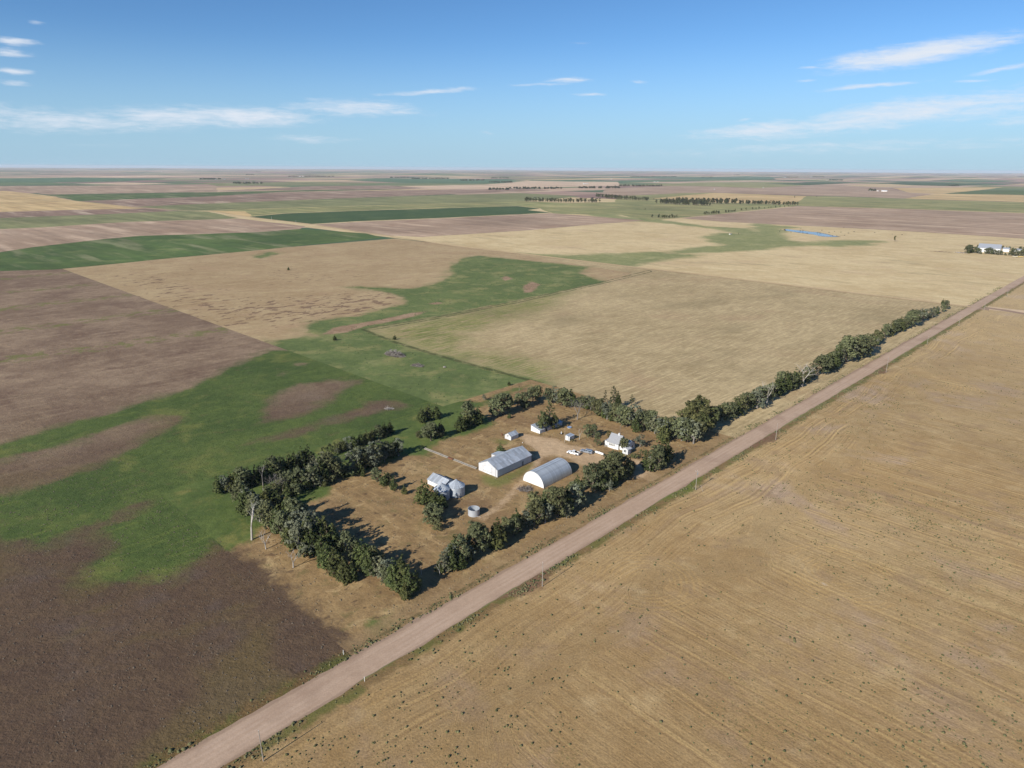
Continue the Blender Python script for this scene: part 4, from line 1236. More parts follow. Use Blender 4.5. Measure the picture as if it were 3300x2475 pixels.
vehicle('covered_pickup', (G(*ch(575, 1060)) + G(*ch(800, 1110))) / 2 + np.array([.3, .8]), R(149), M_cars, M_caru, 'silver pickup with blue-grey topper parked beside the propane tank', False, 'truck')
# ---- propane tank
t = thing('propane_tank', (G(*ch(870, 1090)) + G(*ch(1045, 1142))) / 2 + np.array([0, .4]), R(-42), 'white cylindrical propane tank lying on low feet near the farmhouse', 'tank')
pr_ = [(0.001, -2.3), (.25, -2.24), (.42, -2.08), (.5, -1.85), (.5, 1.85), (.42, 2.08), (.25, 2.24), (.001, 2.3)]
mb = MB().lathe(pr_, 20)
mb.v = [(z, y, x + .85) for (x, y, z) in mb.v]
mb.f = [f_[::-1] for f_ in mb.f]
mb.build('vessel', M_white, t, True)
MB().lathe([(.16, 1.33), (.16, 1.5), (.001, 1.52)], 12).build('valve_dome', M_white, t)
for x in (-1.3, 1.3):
    MB().box(x - .12, x + .12, -.4, .4, 0, .45).build('foot', M_conc, t)

# ---- concrete feed bunk
t = thing('feed_bunk', G(*c1(150, 545)), R(-41), 'long low broken concrete feed bunk running towards the machine shed', 'feed bunk')
for (a, b_, dy) in ((0, 5.5, 0), (5.6, 11.2, .05), (11.3, 15.2, -.05), (18.6, 23.5, .1), (23.6, 28.2, 0), (28.3, 32.3, .1)):
    s_ = MB().box(a, b_, dy - .42, dy + .42, 0, .28).build('slab', M_conc, t)
    MB().box(a + .02, b_ - .02, dy + .27, dy + .41, .282, .55).build('curb', M_conc, s_)
MB().box(15.4, 18.3, -.3, .3, 0, .5).build('rusty_trough', M_rust, t)

# ---- poles
def pole(name, base, top, label, arm=False, trans=False, cat='pole', r=.13, group=None, mat=M_polew, lean=0.0):
    h = hgt(base, top)
    t = thing(name, G(*base), YA, label, cat, group)
    t.rotation_euler = (0, lean, YA)
    MB().tube((0, 0, 0), (0, 0, h), r, r * .62, 8).build('shaft', mat, t)
    if arm:
        a = MB().box(-.07, .07, -.75, .75, h - .55, h - .42).build('crossarm', M_wood, t)
        for y in (-.65, .65):
            MB().lathe([(.05, h - .42), (.07, h - .3), (.03, h - .22), (.001, h - .2)], 8, 0, y).build('insulator', M_white, a)
    MB().lathe([(.04, h), (.06, h + .1), (.03, h + .2), (.001, h + .22)], 8).build('insulator', M_white, t)
    if trans:
        MB().lathe([(.001, h - 1.9), (.24, h - 1.88), (.24, h - 1.1), (.001, h - 1.02)], 12, .4, 0).build('transformer', M_galvw, t)
        MB().tube((0, 0, h - 1.4), (.4, 0, h - 1.4), .04, .04, 5).build('bracket', M_galvw, t)
    return t
road_poles = [(L_(x, y), L_(x2, y2)) for L_, x, y, x2, y2 in (
    (W2, 1445, 1622, 1420, 1452), (crop(1000, 1700, 1.843), 1378, 350, 1377, 210), (L5, 1925, 880, 1940, 575), (N7, 1657, 875, 1668, 690), (N8, 1125, 1035, 1143, 860), (N8, 1612, 705, 1622, 610), (N8, 1988, 480, 2006, 365),
    (K8, 1395, 960, 1425, 790), (K8, 1860, 685, 1885, 565))]
for i, (b_, tp_) in enumerate(road_poles):
    pole('utility_pole', b_, tp_, f'weathered utility pole on the stubble side of the gravel road, {ordinal(i + 1)} from the near end', arm=(i == 2), trans=(i == 2), cat='utility pole', group='utility poles along the gravel road', lean=R(-1.5) if i == 0 else 0)
pole('utility_pole', L5(1195, 600), L5(1210, 355), 'pale utility pole at the driveway mouth in front of dark junipers', arm=True, cat='utility pole')
pole('utility_pole', cs(1617, 1150), cs(1605, 830), 'slim brown yard pole beside the tiny twin-box shed', cat='utility pole', r=.11, mat=M_wood)
pole('utility_pole', cb(540, 955), cb(540, 730), 'slim pole at the corner of the long machine shed', cat='utility pole', r=.10)
pole('utility_pole', L5(810, 350), L5(815, 200), 'short white post in front of the farmhouse porch', cat='post', r=.10, mat=M_offwhite)
pole('utility_pole', cb(1148, 540), cb(1148, 480), 'short grey post behind the far end of the machine shed', cat='post', r=.06)
t = thing('guy_stake', G(*L5(2040, 905)), 0, 'pale leaning stake beside the pole with the transformer', 'stake')
MB().tube((0, 0, 0), (-.9, .5, 2.4), .05, .04, 6).build('rod', M_polew, t)
MB().tube((0, 0, 0), (0, 0, .25), .09, .08, 6).build('anchor', M_conc, t)
for px, lb in (((1175, 2196), 'short white marker post in a green weed clump on the field side of the road'), ((1107, 2110), 'short white marker post in the weeds on the pasture side of the road')):
    t = thing('marker_post', G(*px), 0, lb, 'marker post')
    MB().box(-.05, .05, -.02, .02, 0, 1.3).build('post', M_white, t)
    MB().box(-.06, .06, -.03, .03, 1.302, 1.45).build('reflector', M_offwhite, t)
# ---- odds and ends in the yard
t = thing('rusty_barrel', G(*cs(130, 985)), 0, 'rusty burn barrel standing beside the small gabled shed', 'barrel')
MB().lathe([(.32, 0), (.32, .32), (.345, .35), (.32, .38), (.32, .66), (.345, .69), (.32, .72), (.32, 1.0), (.28, 1.0), (.28, .1), (.001, .1)], 16).build('shell', M_rust, t)
MB().lathe([(.33, .99), (.36, 1.0), (.33, 1.03)], 16).build('rim', M_rust, t)
t = thing('yard_hydrant', G(*cs(1540, 950)), 0, 'round tyre planter with white post near the twin-box shed', 'planter')
MB().lathe([(.75, .05), (.95, .18), (.75, .32), (.55, .18), (.75, .05)], 20).build('tyre', M_rubber, t)
MB().lathe([(.2, 0), (.2, .9), (.12, 1.05), (.1, 1.3), (.001, 1.32)], 10).build('post', M_white, t)
t = thing('stock_tank', G(*cs(1730, 800)), 0, 'shallow round blue stock tank lying in the shade of the bare elm', 'stock tank')
MB().lathe([(1.1, 0), (1.15, .4), (1.05, .4), (1.05, .25), (.001, .25)], 24).build('basin', M_galvw, t)
MB().lathe([(1.04, .30), (.001, .31)], 24).build('liner', M_blue, t)
t = thing('water_bucket', G(*cs(618, 1165)), 0, 'lone white bucket on dry grass between the machine shed and small shed', 'bucket')
MB().lathe([(.14, 0), (.2, .4), (.18, .4), (.13, .05), (.001, .05)], 12).build('pail', M_white, t)
MB().tube((-.19, 0, .4), (.19, 0, .4), .012, .012, 4).build('handle', M_seam, t)
t = thing('field_stone', G(*crop(1150, 1080, 4.424)(1250, 462)), .4, 'pale boulder lying alone in the green meadow beyond the brush piles', 'boulder')
bm = bmesh.new(); bmesh.ops.create_icosphere(bm, subdivisions=2, radius=1.0)
rg = random.Random(2)
for v in bm.verts: v.co = Vector((v.co.x * 1.1, v.co.y * .8, v.co.z * .6 + .3)) * rg.uniform(.85, 1.1)
me = bpy.data.meshes.new('rock'); bm.to_mesh(me); bm.free(); me.materials.append(M_conc)
put('rock', me, t)
# ---- brush piles: heaps of dead branches
def brush_pile(center, rx, ry, h, yaw, nst, label, mats):
    t = thing('brush_pile', center, yaw, label, 'brush pile')
    rg = random.Random(int(rx * 100))
    for mi, mt in enumerate(mats):
        mb = MB()
        for k in range(nst):
            a, q = rg.uniform(0, 6.28), math.sqrt(rg.random())
            x, y = rx * q * math.cos(a), ry * q * math.sin(a)
            z = h * (1 - q * q) * (.55 + .45 * math.sin(x * 1.3) * math.cos(y * 1.9)) * rg.uniform(.3, 1.0)
            L_ = rg.uniform(.8, 2.6)
            d = Vector((rg.uniform(-1, 1), rg.uniform(-1, 1), rg.uniform(-.25, .45))).normalized() * L_ / 2
            pz = max(z, abs(d.z) + .05)
            r_ = rg.uniform(.03, .11)
            mb.tube((x - d.x, y - d.y, pz - d.z), (x + d.x, y + d.y, pz + d.z), r_, r_ * .4, 4, False)
        tag(mb.build(('dry_branches', 'dark_branches', 'pale_logs')[mi], mt, t), kind='stuff')
    return t
b5 = crop(1150, 1080, 4.424)
brush_pile(G(*b5(540, 285)), 8.5, 4.2, 5.2, R(-38), 420, 'large heap of grey dead branches in the green meadow', (M_greyw, M_stick, M_deadw))
brush_pile(G(*b5(865, 440)), 4.2, 2.6, 2.6, R(-30), 120, 'smaller dark brush heap in the green meadow below the large one', (M_stick, M_greyw, M_deadw))
brush_pile(G(*c1(868, 835)), 2.6, 2.0, 1.0, 0, 150, 'low twiggy brush heap in the yard before the arched hut', (M_stick, M_greyw))
brush_pile(G(*b5(460, 1055)), 2.4, 1.6, .5, 0, 40, 'scatter of pale sticks in the brown patch of the west pasture', (M_deadw, M_greyw))

# ================================================================ trees
def leaf_mat(name, dark, light):
    m, n, b = new_mat(name)
    tnt = n.attr('tint')
    r = n.add('ShaderNodeObjectInfo').outputs['Random']
    c = n.mix(tnt, dark, light)
    c = n.mix(n.ss(n.math('FRACT', n.math('MULTIPLY', r, 7.31)), .45, 1.0, 0, .38), c, n.mix(tnt, (.07, .06, .02), (.22, .19, .07)))
    c = n.scale_col(c, n.lin(r, 0, 1, 0.72, 1.28))
    n.link(c, b.inputs['Base Color'])
    b.inputs['Roughness'].default_value = 0.75
    tr = n.add('ShaderNodeBsdfTranslucent')
    n.link(c, tr.inputs[0])
    mx = n.add('ShaderNodeMixShader')
    mx.inputs[0].default_value = 0.22
    n.link(b.outputs[0], mx.inputs[1]); n.link(tr.outputs[0], mx.inputs[2])
    out = [q for q in m.node_tree.nodes if q.type == 'OUTPUT_MATERIAL'][0]
    n.link(mx.outputs[0], out.inputs['Surface'])
    return m
LEAF = {'juniper': leaf_mat('juniper_leaves', (0.034, 0.050, 0.018), (0.120, 0.142, 0.048)), 'elm': leaf_mat('elm_leaves', (0.062, 0.074, 0.036), (0.185, 0.200, 0.098)),
        'olive': leaf_mat('olive_leaves', (0.085, 0.098, 0.066), (0.215, 0.232, 0.160)), 'pine': leaf_mat('pine_needles', (0.036, 0.046, 0.020), (0.110, 0.122, 0.048)),
        'bush': leaf_mat('bush_leaves', (0.040, 0.055, 0.022), (0.110, 0.125, 0.050)), 'gold': leaf_mat('turning_leaves', (0.10, 0.085, 0.03), (0.22, 0.18, 0.07))}
def leaf_mesh(name, lobes, per, leaf, seed, mat, up_=.25):
    """leaf-sized faces clumped over the outside of each lobe (centre, radii)"""
    rs = np.random.RandomState(seed)
    C_, Nn, T_ = [], [], []
    for (c, rad) in lobes:
        c, rad = np.array(c), np.array(rad)
        k = max(6, int(per * (rad[0] * rad[1] + rad[0] * rad[2]) / 2))
        npf = max(3, k // 9)
        d = rs.normal(size=(npf, 3)); d /= np.linalg.norm(d, axis=1)[:, None]
        d[:, 2] = np.where(d[:, 2] < -.55, -d[:, 2], d[:, 2])
        pc_ = c + d * rad * rs.uniform(.62, 1.0, (npf, 1))
        pr2 = rad.mean() * rs.uniform(.22, .42, npf)
        idx = rs.randint(0, npf, k)
        o = rs.normal(size=(k, 3)); o /= np.linalg.norm(o, axis=1)[:, None]
        P = pc_[idx] + o * pr2[idx][:, None] * rs.uniform(.5, 1.0, (k, 1))
        nn = .55 * d[idx] + .6 * o + rs.normal(size=(k, 3)) * .35
        nn[:, 2] += up_
        nn /= np.linalg.norm(nn, axis=1)[:, None]
        C_.append(P); Nn.append(nn)
        T_.append(np.clip(rs.rand(npf)[idx] * .6 + rs.rand(k) * .4, 0, 1))
    P, nn, T_ = np.concatenate(C_), np.concatenate(Nn), np.concatenate(T_)
    ok = P[:, 2] > .12
    P, nn, T_ = P[ok], nn[ok], T_[ok]
    k = len(P)
    a = np.cross(nn, rs.normal(size=(k, 3))); a /= np.linalg.norm(a, axis=1)[:, None]
    b_ = np.cross(nn, a)
    sz = leaf * rs.uniform(.6, 1.35, (k, 1))
    V = np.stack([P - a * sz * .5 - b_ * sz * .28, P + a * sz * .5 - b_ * sz * .2, P + a * sz * .42 + b_ * sz * .34, P - a * sz * .4 + b_ * sz * .3], 1).reshape(-1, 3)
    F = np.arange(k * 4).reshape(-1, 4)
    me = bpy.data.meshes.new(name)
    me.vertices.add(k * 4); me.vertices.foreach_set('co', V.astype(np.float32).ravel())
    me.loops.add(k * 4); me.loops.foreach_set('vertex_index', F.astype(np.int32).ravel())
    me.polygons.add(k); me.polygons.foreach_set('loop_start', np.arange(0, k * 4, 4, dtype=np.int32))
    me.update(calc_edges=True)
    me.materials.append(mat)
    set_attr(me, 'tint', T_, 'FACE')
    return me
def branch(mb, p, d, L, r, depth, rg, spread=.6, bend=.12, ends=None):
    segs = 3
    p = Vector(p); d = Vector(d).normalized()
    for i in range(segs):
        d2 = (d + Vector((rg.uniform(-1, 1), rg.uniform(-1, 1), rg.uniform(-.5, .8))) * bend).normalized()
        q = p + d2 * L / segs
        r2 = r * (1 - .25 * (i + 1) / segs) if depth > 0 else r * (1 - .8 * (i + 1) / segs)
        mb.tube(p, q, r * (1 - .25 * i / segs) if depth > 0 else r * (1 - .8 * i / segs), max(r2, .012), 6 if r > .06 else 4, False)
        if depth > 0 and i > 0:
            s_ = Vector((rg.uniform(-1, 1), rg.uniform(-1, 1), rg.uniform(-.1, .6))).normalized()
            branch(mb, q, (d2 * .6 + s_ * spread), L * rg.uniform(.45, .7), r2 * .55, depth - 1, rg, spread, bend, ends)
        p, d = q, d2
    if ends is not None: ends.append((tuple(p), r))
    if depth > 0:
        for _ in range(2):
            s_ = Vector((rg.uniform(-1, 1), rg.uniform(-1, 1), rg.uniform(0, .6))).normalized()
            branch(mb, p, d * .8 + s_ * spread, L * rg.uniform(.5, .75), r * .5, depth - 1, rg, spread, bend, ends)
TREES = {}
def make_tree_kind(kind, nvar):
    out = []
    for vi in range(nvar):
        seed = 100 * (sum(map(ord, kind)) % 97) + vi
        rg = random.Random(seed)
        mb = MB()
        lobes = []
        H = 7.0
        if kind == 'juniper':
            mb.tube((0, 0, 0), (rg.uniform(-.2, .2), rg.uniform(-.2, .2), H * .8), .17, .04, 7)
            leaders = [(rg.uniform(-.25, .25), rg.uniform(-.25, .25), H * 1.0, 1.0)] + [(rg.uniform(-1.1, 1.1), rg.uniform(-1.1, 1.1), H * rg.uniform(.6, .85), .75) for _ in range(rg.randint(1, 3))]
            for (lx, ly, lh, lw) in leaders:
                k = 15
                for i in range(k):
                    f = (i + .5) / k
                    z = lh * (.06 + .94 * f)
                    rad = 1.95 * lw * (1 - f) ** .75 * (.55 + .45 * min(1, f * 5))
                    a = i * 2.4 + rg.uniform(-.5, .5)
                    off = rad * .55
                    s_ = max(.3, rad * rg.uniform(.55, .8))
                    lobes.append(((lx + off * math.cos(a), ly + off * math.sin(a), z), (s_, s_, s_ * 1.15)))
            for i in range(6):
                a = rg.uniform(0, 6.28)
                mb.tube((0, 0, .6 + i * .6), (1.0 * math.cos(a), 1.0 * math.sin(a), 1.2 + i * .6), .05, .015, 4, False)
            me = leaf_mesh('crown', lobes, 125, .34, seed, LEAF['juniper'])
            bark = M_bark
        elif kind in ('elm', 'olive', 'gold', 'broad'):
            ends = []
            mb.tube((0, 0, -.05), (rg.uniform(-.15, .15), rg.uniform(-.15, .15), H * .2), .22, .17, 7, False)
            top = Vector((0, 0, H * .19))
            for k in range(4 if kind == 'elm' else 3):
                a = k * 6.28 / 4 + rg.uniform(-.4, .4)
                branch(mb, top, (math.cos(a) * .55, math.sin(a) * .55, .9), H * .30, .12, 1, rg, .7, .15, ends)
            nl = {'elm': 19, 'broad': 30}.get(kind, 15)
            for k in range(nl):
                f = rg.random()
                z = H * (.15 + .75 * f)
                rad = (2.25 if kind != 'broad' else 3.1) * math.sqrt(max(.08, 1 - ((f - .42) / .62) ** 2))
                a = k * 2.4 + rg.uniform(-.6, .6)
                q = rad * math.sqrt(rg.uniform(.1, 1)) * .82
                s_ = rg.uniform(.75, 1.2) if kind in ('elm', 'broad') else rg.uniform(.65, 1.05)
                lobes.append(((q * math.cos(a), q * math.sin(a), z), (s_, s_, s_ * .85)))
            for (e, _) in ends[::2]:
                s_ = rg.uniform(.4, .7)
                lobes.append((e, (s_, s_, s_ * .8)))
            me = leaf_mesh('crown', lobes, 125 if kind != 'olive' else 100, .34, seed, LEAF['pine' if kind == 'broad' else kind])
            bark = M_greyw if kind == 'olive' else M_bark
        elif kind == 'pine':
            H = 10.0
            mb.tube((0, 0, 0), (rg.uniform(-.3, .3), rg.uniform(-.3, .3), H * .96), .28, .05, 8)
            for i in range(26):
                f = .2 + .8 * (i + rg.random()) / 26
                z = H * f
                ln = 3.0 * (1 - f) ** .55 * rg.uniform(.65, 1.1) + .35
                a = i * 2.4 + rg.uniform(-.4, .4)
                e = (ln * math.cos(a), ln * math.sin(a), z + rg.uniform(-.2, .5))
                mb.tube((0, 0, z - .3), e, .06, .02, 4, False)
                for q in (.55, .95):
                    s_ = rg.uniform(.5, .85) * (.6 + .5 * (1 - f))
                    lobes.append(((e[0] * q, e[1] * q, z + (e[2] - z) * q), (s_ * 1.15, s_ * 1.15, s_ * .7)))
            me = leaf_mesh('crown', lobes, 95, .36, seed, LEAF['pine'])
            bark = M_bark
        elif kind == 'thin':
            mb.tube((0, 0, 0), (.15, .1, H * .62), .12, .07, 6, False)
            ends = []
            branch(mb, (.15, .1, H * .6), (.1, 0, 1), H * .28, .07, 1, rg, .8, .2, ends)
            for k in range(7):
                a = rg.uniform(0, 6.28); q = rg.uniform(.1, .9)
                lobes.append(((.15 + q * math.cos(a), .1 + q * math.sin(a), H * rg.uniform(.66, .97)), (rg.uniform(.4, .7),) * 3))
            me = leaf_mesh('crown', lobes, 95, .28, seed, LEAF['elm'])
            bark = M_deadw
        elif kind == 'bush':
            H = 2.0
            mb.tube((0, 0, 0), (0, 0, 1.1), .08, .04, 5)
            for k in range(12):
                a = k * 2.4; q = 1.15 * math.sqrt(rg.random())
                z = .45 + .9 * math.sqrt(max(0, 1 - (q / 1.3) ** 2)) * rg.uniform(.6, 1)
                lobes.append(((q * math.cos(a), q * math.sin(a), z), (.55, .55, .48)))
            me = leaf_mesh('crown', lobes, 120, .22, seed, LEAF['bush'])
            bark = M_bark
        elif kind in ('dead', 'greydead'):
            if vi % 2 == 0:
                mb.tube((0, 0, -.05), (.1, .05, H * .28), .20, .14, 8, False)
                for k in range(3):
                    a = k * 2.1 + rg.uniform(-.4, .4)
                    branch(mb, (.1, .05, H * .26), (math.cos(a) * .5, math.sin(a) * .5, 1), H * .34, .10, 3 if kind == 'greydead' else 2, rg, .8, .18)
            else:
                mb.tube((0, 0, -.05), (-.2, .1, H * .4), .17, .12, 8, False)
                for k in range(2):
                    a = k * 2.6 + rg.uniform(-.4, .4)
                    branch(mb, (-.2, .1, H * .38), (math.cos(a) * .3, math.sin(a) * .3, 1), H * .42, .10, 1 if kind == 'dead' else 2, rg, .35, .12)
            me = None
            bark = M_deadw if kind == 'dead' else M_greyw
        out.append((mb.mesh('trunk', bark, True), me, H))
    TREES[kind] = out
for kd, nv in (('juniper', 5), ('elm', 5), ('olive', 3), ('pine', 3), ('thin', 2), ('bush', 2), ('dead', 4), ('greydead', 2), ('gold', 1), ('broad', 3)):
    make_tree_kind(kd, nv)
NAMES = {'juniper': ('juniper_tree', 'dark green juniper'), 'elm': ('elm_tree', 'grey-green elm'), 'olive': ('olive_tree', 'silvery green tree'), 'pine': ('pine_tree', 'dark open pine'),
         'thin': ('slender_tree', 'slender pale-trunked tree'), 'bush': ('bush', 'rounded green bush'), 'dead': ('dead_tree', 'bare white dead tree'), 'greydead': ('dead_tree', 'bare grey dead tree'), 'gold': ('elm_tree', 'yellowing elm'), 'broad': ('broad_tree', 'broad dark tree')}
CATS = {'bush': 'bush'}
trng = random.Random(77)
def tree(kind, base, h, label, group=None, wide=1.0, var=None):
    nm, desc = NAMES[kind]
    v = TREES[kind]
    tk, cw, H = v[(trng.randrange(len(v))) if var is None else var % len(v)]
    k = h / H
    wv = k * wide * trng.uniform(.98, 1.24)
    t = thing(nm, base, trng.uniform(0, 6.28), label, CATS.get(kind, 'tree'), group, 0.0, (wv, wv, k))
    put('trunk', tk, t)
    if cw is not None: put('crown', cw, t)
    return t
def row(cfun, lst, where, group, order=None, hmul=1.0, pushback=0.0):
    """lst: (base x, base y, top y, kind) in crop pixels. The label counts along the row."""
    items = []
    for it in lst:
        x, y, ty, kd = it[:4]
        b_ = cfun(x, y)
        h = max(1.2, hgt(b_, cfun(x, ty)) * hmul * 1.1)
        items.append((G(*b_), h, kd, it[4] if len(it) > 4 else 1.0))
    return items
def fill(items, f, hm, wm, seed):
    rg = random.Random(seed)
    out = [(p, h * hm, kd, wd * wm) for p, h, kd, wd in items]
    for p, h, kd, wd in items:
        if rg.random() < f and kd not in (DD, GD, BU):
            out.append((p + np.array([rg.uniform(-2.2, 2.2), rg.uniform(-2.2, 2.2)]), h * rg.uniform(.6, 1.05), rg.choice((J, J, E_, O_)), wd))
    return out
def plant(items, where, group, key):
    items = sorted(items, key=key)
    for i, (p, h, kd, wd) in enumerate(items):
        tree(kd, p, h, f'{NAMES[kd][1]}, {ordinal(i + 1)} {where}', group, wd)
J, E_, O_, PN, TH_, BU, DD, GD, GO, BR = 'juniper', 'elm', 'olive', 'pine', 'thin', 'bush', 'dead', 'greydead', 'gold', 'broad'
# outer belt beside the pasture, and the inner belt behind it
outer = row(L1, [(240, 835, 640, J), (330, 815, 620, O_), (420, 800, 600, J), (510, 785, 590, J), (590, 765, 540, E_), (680, 745, 540, J), (770, 710, 500, J), (850, 670, 470, J), (940, 640, 420, J), (1040, 605, 390, E_),
                 (1140, 570, 360, J), (1240, 535, 330, J), (1330, 505, 300, J), (1430, 465, 250, J), (1530, 435, 220, J)], '', '')
outer += row(L2, [(530, 335, 250, BU, 1.5), (610, 345, 220, J), (690, 330, 200, J), (770, 295, 150, O_), (850, 280, 130, J), (940, 245, 100, J), (1030, 215, 70, J), (1110, 185, 40, J), (1200, 150, 0, E_), (1280, 115, -40, J), (1360, 80, -70, J)], '', '')
plant(fill(outer, .55, 1.2, 1.05, 1), 'from the west corner in the belt beside the green pasture', 'outer shelterbelt trees', lambda q: st_of(q[0])[0])
inner = row(L1, [(560, 990, 740, E_), (650, 1010, 790, O_), (880, 800, 560, GD), (1060, 830, 610, GD), (730, 950, 800, J), (960, 920, 760, E_), (1050, 900, 740, E_), (1160, 800, 590, O_), (1250, 790, 560, E_), (1340, 790, 540, J), (1420, 780, 530, E_), (1520, 770, 560, J), (1600, 750, 520, E_), (1690, 745, 590, O_), (1230, 900, 740, J), (1340, 870, 730, E_)], '', '')
inner += row(L2, [(260, 830, 530, O_), (370, 790, 470, J), (430, 700, 400, O_), (520, 740, 440, E_), (600, 710, 470, J), (650, 690, 480, J), (790, 680, 590, BU, 1.4), (760, 600, 390, GD), (850, 620, 330, O_), (940, 570, 320, E_), (1010, 560, 330, J), (1080, 540, 260, O_), (1150, 520, 290, E_), (1210, 480, 210, O_), (1280, 480, 320, O_), (1300, 430, 220, E_), (1390, 420, 250, J), (1480, 395, 170, O_)], '', '')
plant(fill(inner, .5, 1.12, 1.05, 2), 'from the west corner in the inner shelterbelt', 'inner shelterbelt trees', lambda q: st_of(q[0])[0])
small = row(L2, [(920, 650, 470, J), (990, 690, 560, J), (1165, 765, 570, E_), (1290, 820, 640, J), (1345, 790, 650, E_), (1420, 885, 690, J), (1560, 940, 820, J)], '', '')
plant(small, 'from the belt in the line crossing the dry yard', 'short line of yard trees', lambda q: q[0][0])
binrow = row(cg, [(215, 1005, 540, J), (320, 1065, 620, J), (430, 1080, 700, J, 1.1), (520, 1110, 740, J, 1.1), (620, 1110, 830, J, 1.1), (430, 1410, 1030, E_, 1.25), (500, 1380, 1060, E_, 1.1), (370, 1360, 1060, E_, 1.1), (450, 1250, 900, J, 1.2), (530, 1580, 1370, E_, 1.3), (660, 1040, 830, J)], '', '')
plant(binrow, 'from the granary in the clump before the grain bins', 'clump before the grain bins', lambda q: -q[0][1])
# west double row
wrow = row(L1, [(640, 1130, 790, J), (770, 1210, 900, E_), (860, 1260, 960, O_), (930, 1080, 790, J), (1010, 1050, 770, J), (1110, 1090, 830, J), (1230, 1180, 900, J), (1340, 1150, 960, J), (980, 1290, 1040, E_), (1120, 1330, 1060, J)], '', '')
wrow += row(L3, [(300, 280, 40, O_), (400, 340, 110, E_), (480, 400, 160, J), (560, 470, 200, E_), (640, 560, 290, J), (720, 570, 230, O_), (800, 620, 330, J), (870, 630, 300, J), (930, 620, 480, GO), (990, 700, 400, J), (1040, 790, 560, J), (1120, 870, 600, J), (1215, 945, 710, J), (1300, 920, 740, J),
                (620, 330, 10, J), (700, 390, 90, E_), (790, 430, 170, O_), (870, 460, 190, O_), (960, 540, 270, J), (1040, 600, 280, J), (1110, 640, 360, J), (1270, 655, 440, E_), (1390, 720, 530, J), (1440, 790, 520, J), (1500, 860, 590, J), (1590, 880, 670, O_), (1560, 800, 600, E_), (1700, 930, 720, O_), (1770, 1020, 740, J), (1850, 1045, 750, J), (1950, 1075, 800, J), (2020, 1030, 830, J), (1860, 960, 690, J)], '', '')
plant(fill(wrow, .3, 1.08, 1.0, 3), 'from the green corner in the dense west row', 'west row trees', lambda q: -st_of(q[0])[1])
for (b_, ty, lb, vr) in ((L3(210, 475), 130, 'tall forked white dead snag at the edge of the green corner', 1), (L3(365, 578), 370, 'broad bare dead tree, middle of three outside the west row', 0), (L3(665, 780), 570, 'small bare dead tree casting a long thin shadow outside the west row', 2)):
    h = hgt(b_, (b_[0], L3(0, ty)[1]))
    tree(DD, G(*b_), h, lb, var=vr, wide=1.25 if h > 9 else 1.0)
tree(TH_, G(*L3(2070, 855)), 4.9, 'slender pale-trunked tree in the gap between west row and roadside hedge')
tree(DD, G(*L4(200, 865)), 4.2, 'thin leaning dead tree in the gap at the start of the roadside hedge', var=1)
# roadside hedge
hedge = row(L4, [(255, 830, 660, O_), (300, 790, 590, O_), (345, 745, 520, J), (400, 810, 690, J), (395, 740, 530, E_), (470, 720, 570, O_), (490, 660, 500, J), (550, 640, 390, E_), (610, 640, 450, E_), (680, 610, 470, J), (740, 590, 350, J), (800, 540, 440, J), (850, 505, 360, E_),
                 (930, 450, 260, J), (900, 500, 340, E_), (975, 430, 300, E_), (1030, 400, 240, O_), (1095, 390, 180, E_), (1100, 310, 110, E_), (1200, 370, 190, O_), (1180, 330, 110, J), (1250, 300, 70, E_), (1320, 310, 70, E_), (1380, 300, 170, J), (1400, 260, 40, J), (1470, 240, 20, O_), (1530, 200, 30, O_)], '', '')
hedge += row(L5, [(30, 1120, 800, E_), (90, 1080, 860, O_), (60, 900, 680, J), (140, 880, 700, J), (220, 830, 600, E_), (280, 890, 490, E_), (330, 900, 730, O_), (400, 870, 520, J), (440, 780, 470, E_), (470, 880, 700, O_), (560, 900, 740, O_), (540, 800, 400, J), (600, 780, 360, E_), (640, 810, 620, J), (700, 720, 400, J), (770, 680, 400, E_), (850, 650, 390, J), (915, 600, 450, E_)], '', '')
plant(fill(hedge, .25, 1.05, 1.0, 4), 'from the driveway in the roadside hedge row', 'roadside hedge trees', lambda q: -st_of(q[0])[0])
drv = row(L5, [(1190, 560, 250, J), (1280, 580, 190, E_), (1350, 530, 240, J), (1390, 470, 100, J), (1470, 450, 130, J), (1500, 400, 200, GD)], '', '')
plant(drv, 'from the driveway pole in the clump east of the drive', 'clump east of the driveway', lambda q: st_of(q[0])[0])
tree(BU, G(*L5(965, 385)), 2.6, 'rounded dark bush nearest the driveway, before the porch', wide=1.3)
tree(BU, G(*L5(1110, 315)), 2.3, 'rounded dark bush beyond the porch, beside the east clump', wide=1.3)
# around the house and buildings
tree(E_, G(*N6(1772, 712)), 6.6, 'bushy green elm standing against the front of the farmhouse', wide=.95)
tree(O_, G(*N6(1935, 665)), 6.2, 'silvery green tree behind the porch wing of the farmhouse', wide=1.15)
tree(E_, G(*N6(1400, 565)), 7.0, 'dark broad elm beside the white-trunked dead tree', wide=.9)
tree(E_, G(*N6(1465, 570)), 6.6, 'dark broad elm standing between house and twin-box shed', wide=.9)
tree(E_, G(*N6(1500, 658)), 7.0, 'leafy elm shading the back entry of the farmhouse', wide=.8)
tree(GO, G(*N6(1625, 575)), 4.0, 'yellowing shrubby elm behind the farmhouse roof', wide=1.2)
tree(DD, G(*N6(1318, 592)), 5.6, 'crooked white dead tree beside the twin-box shed', var=1)
tree(GD, G(*N6(1297, 385)), 10.5, 'great bare grey elm casting shade behind the low shed', var=0, wide=.9)
tree(BR, G(*N6(960, 500)), 10.2, 'broad dark tree standing against the low white shed', wide=.95)
tree(BR, G(*N6(1060, 480)), 7.0, 'lower dark tree leaning over the roof of the low shed', wide=.9)
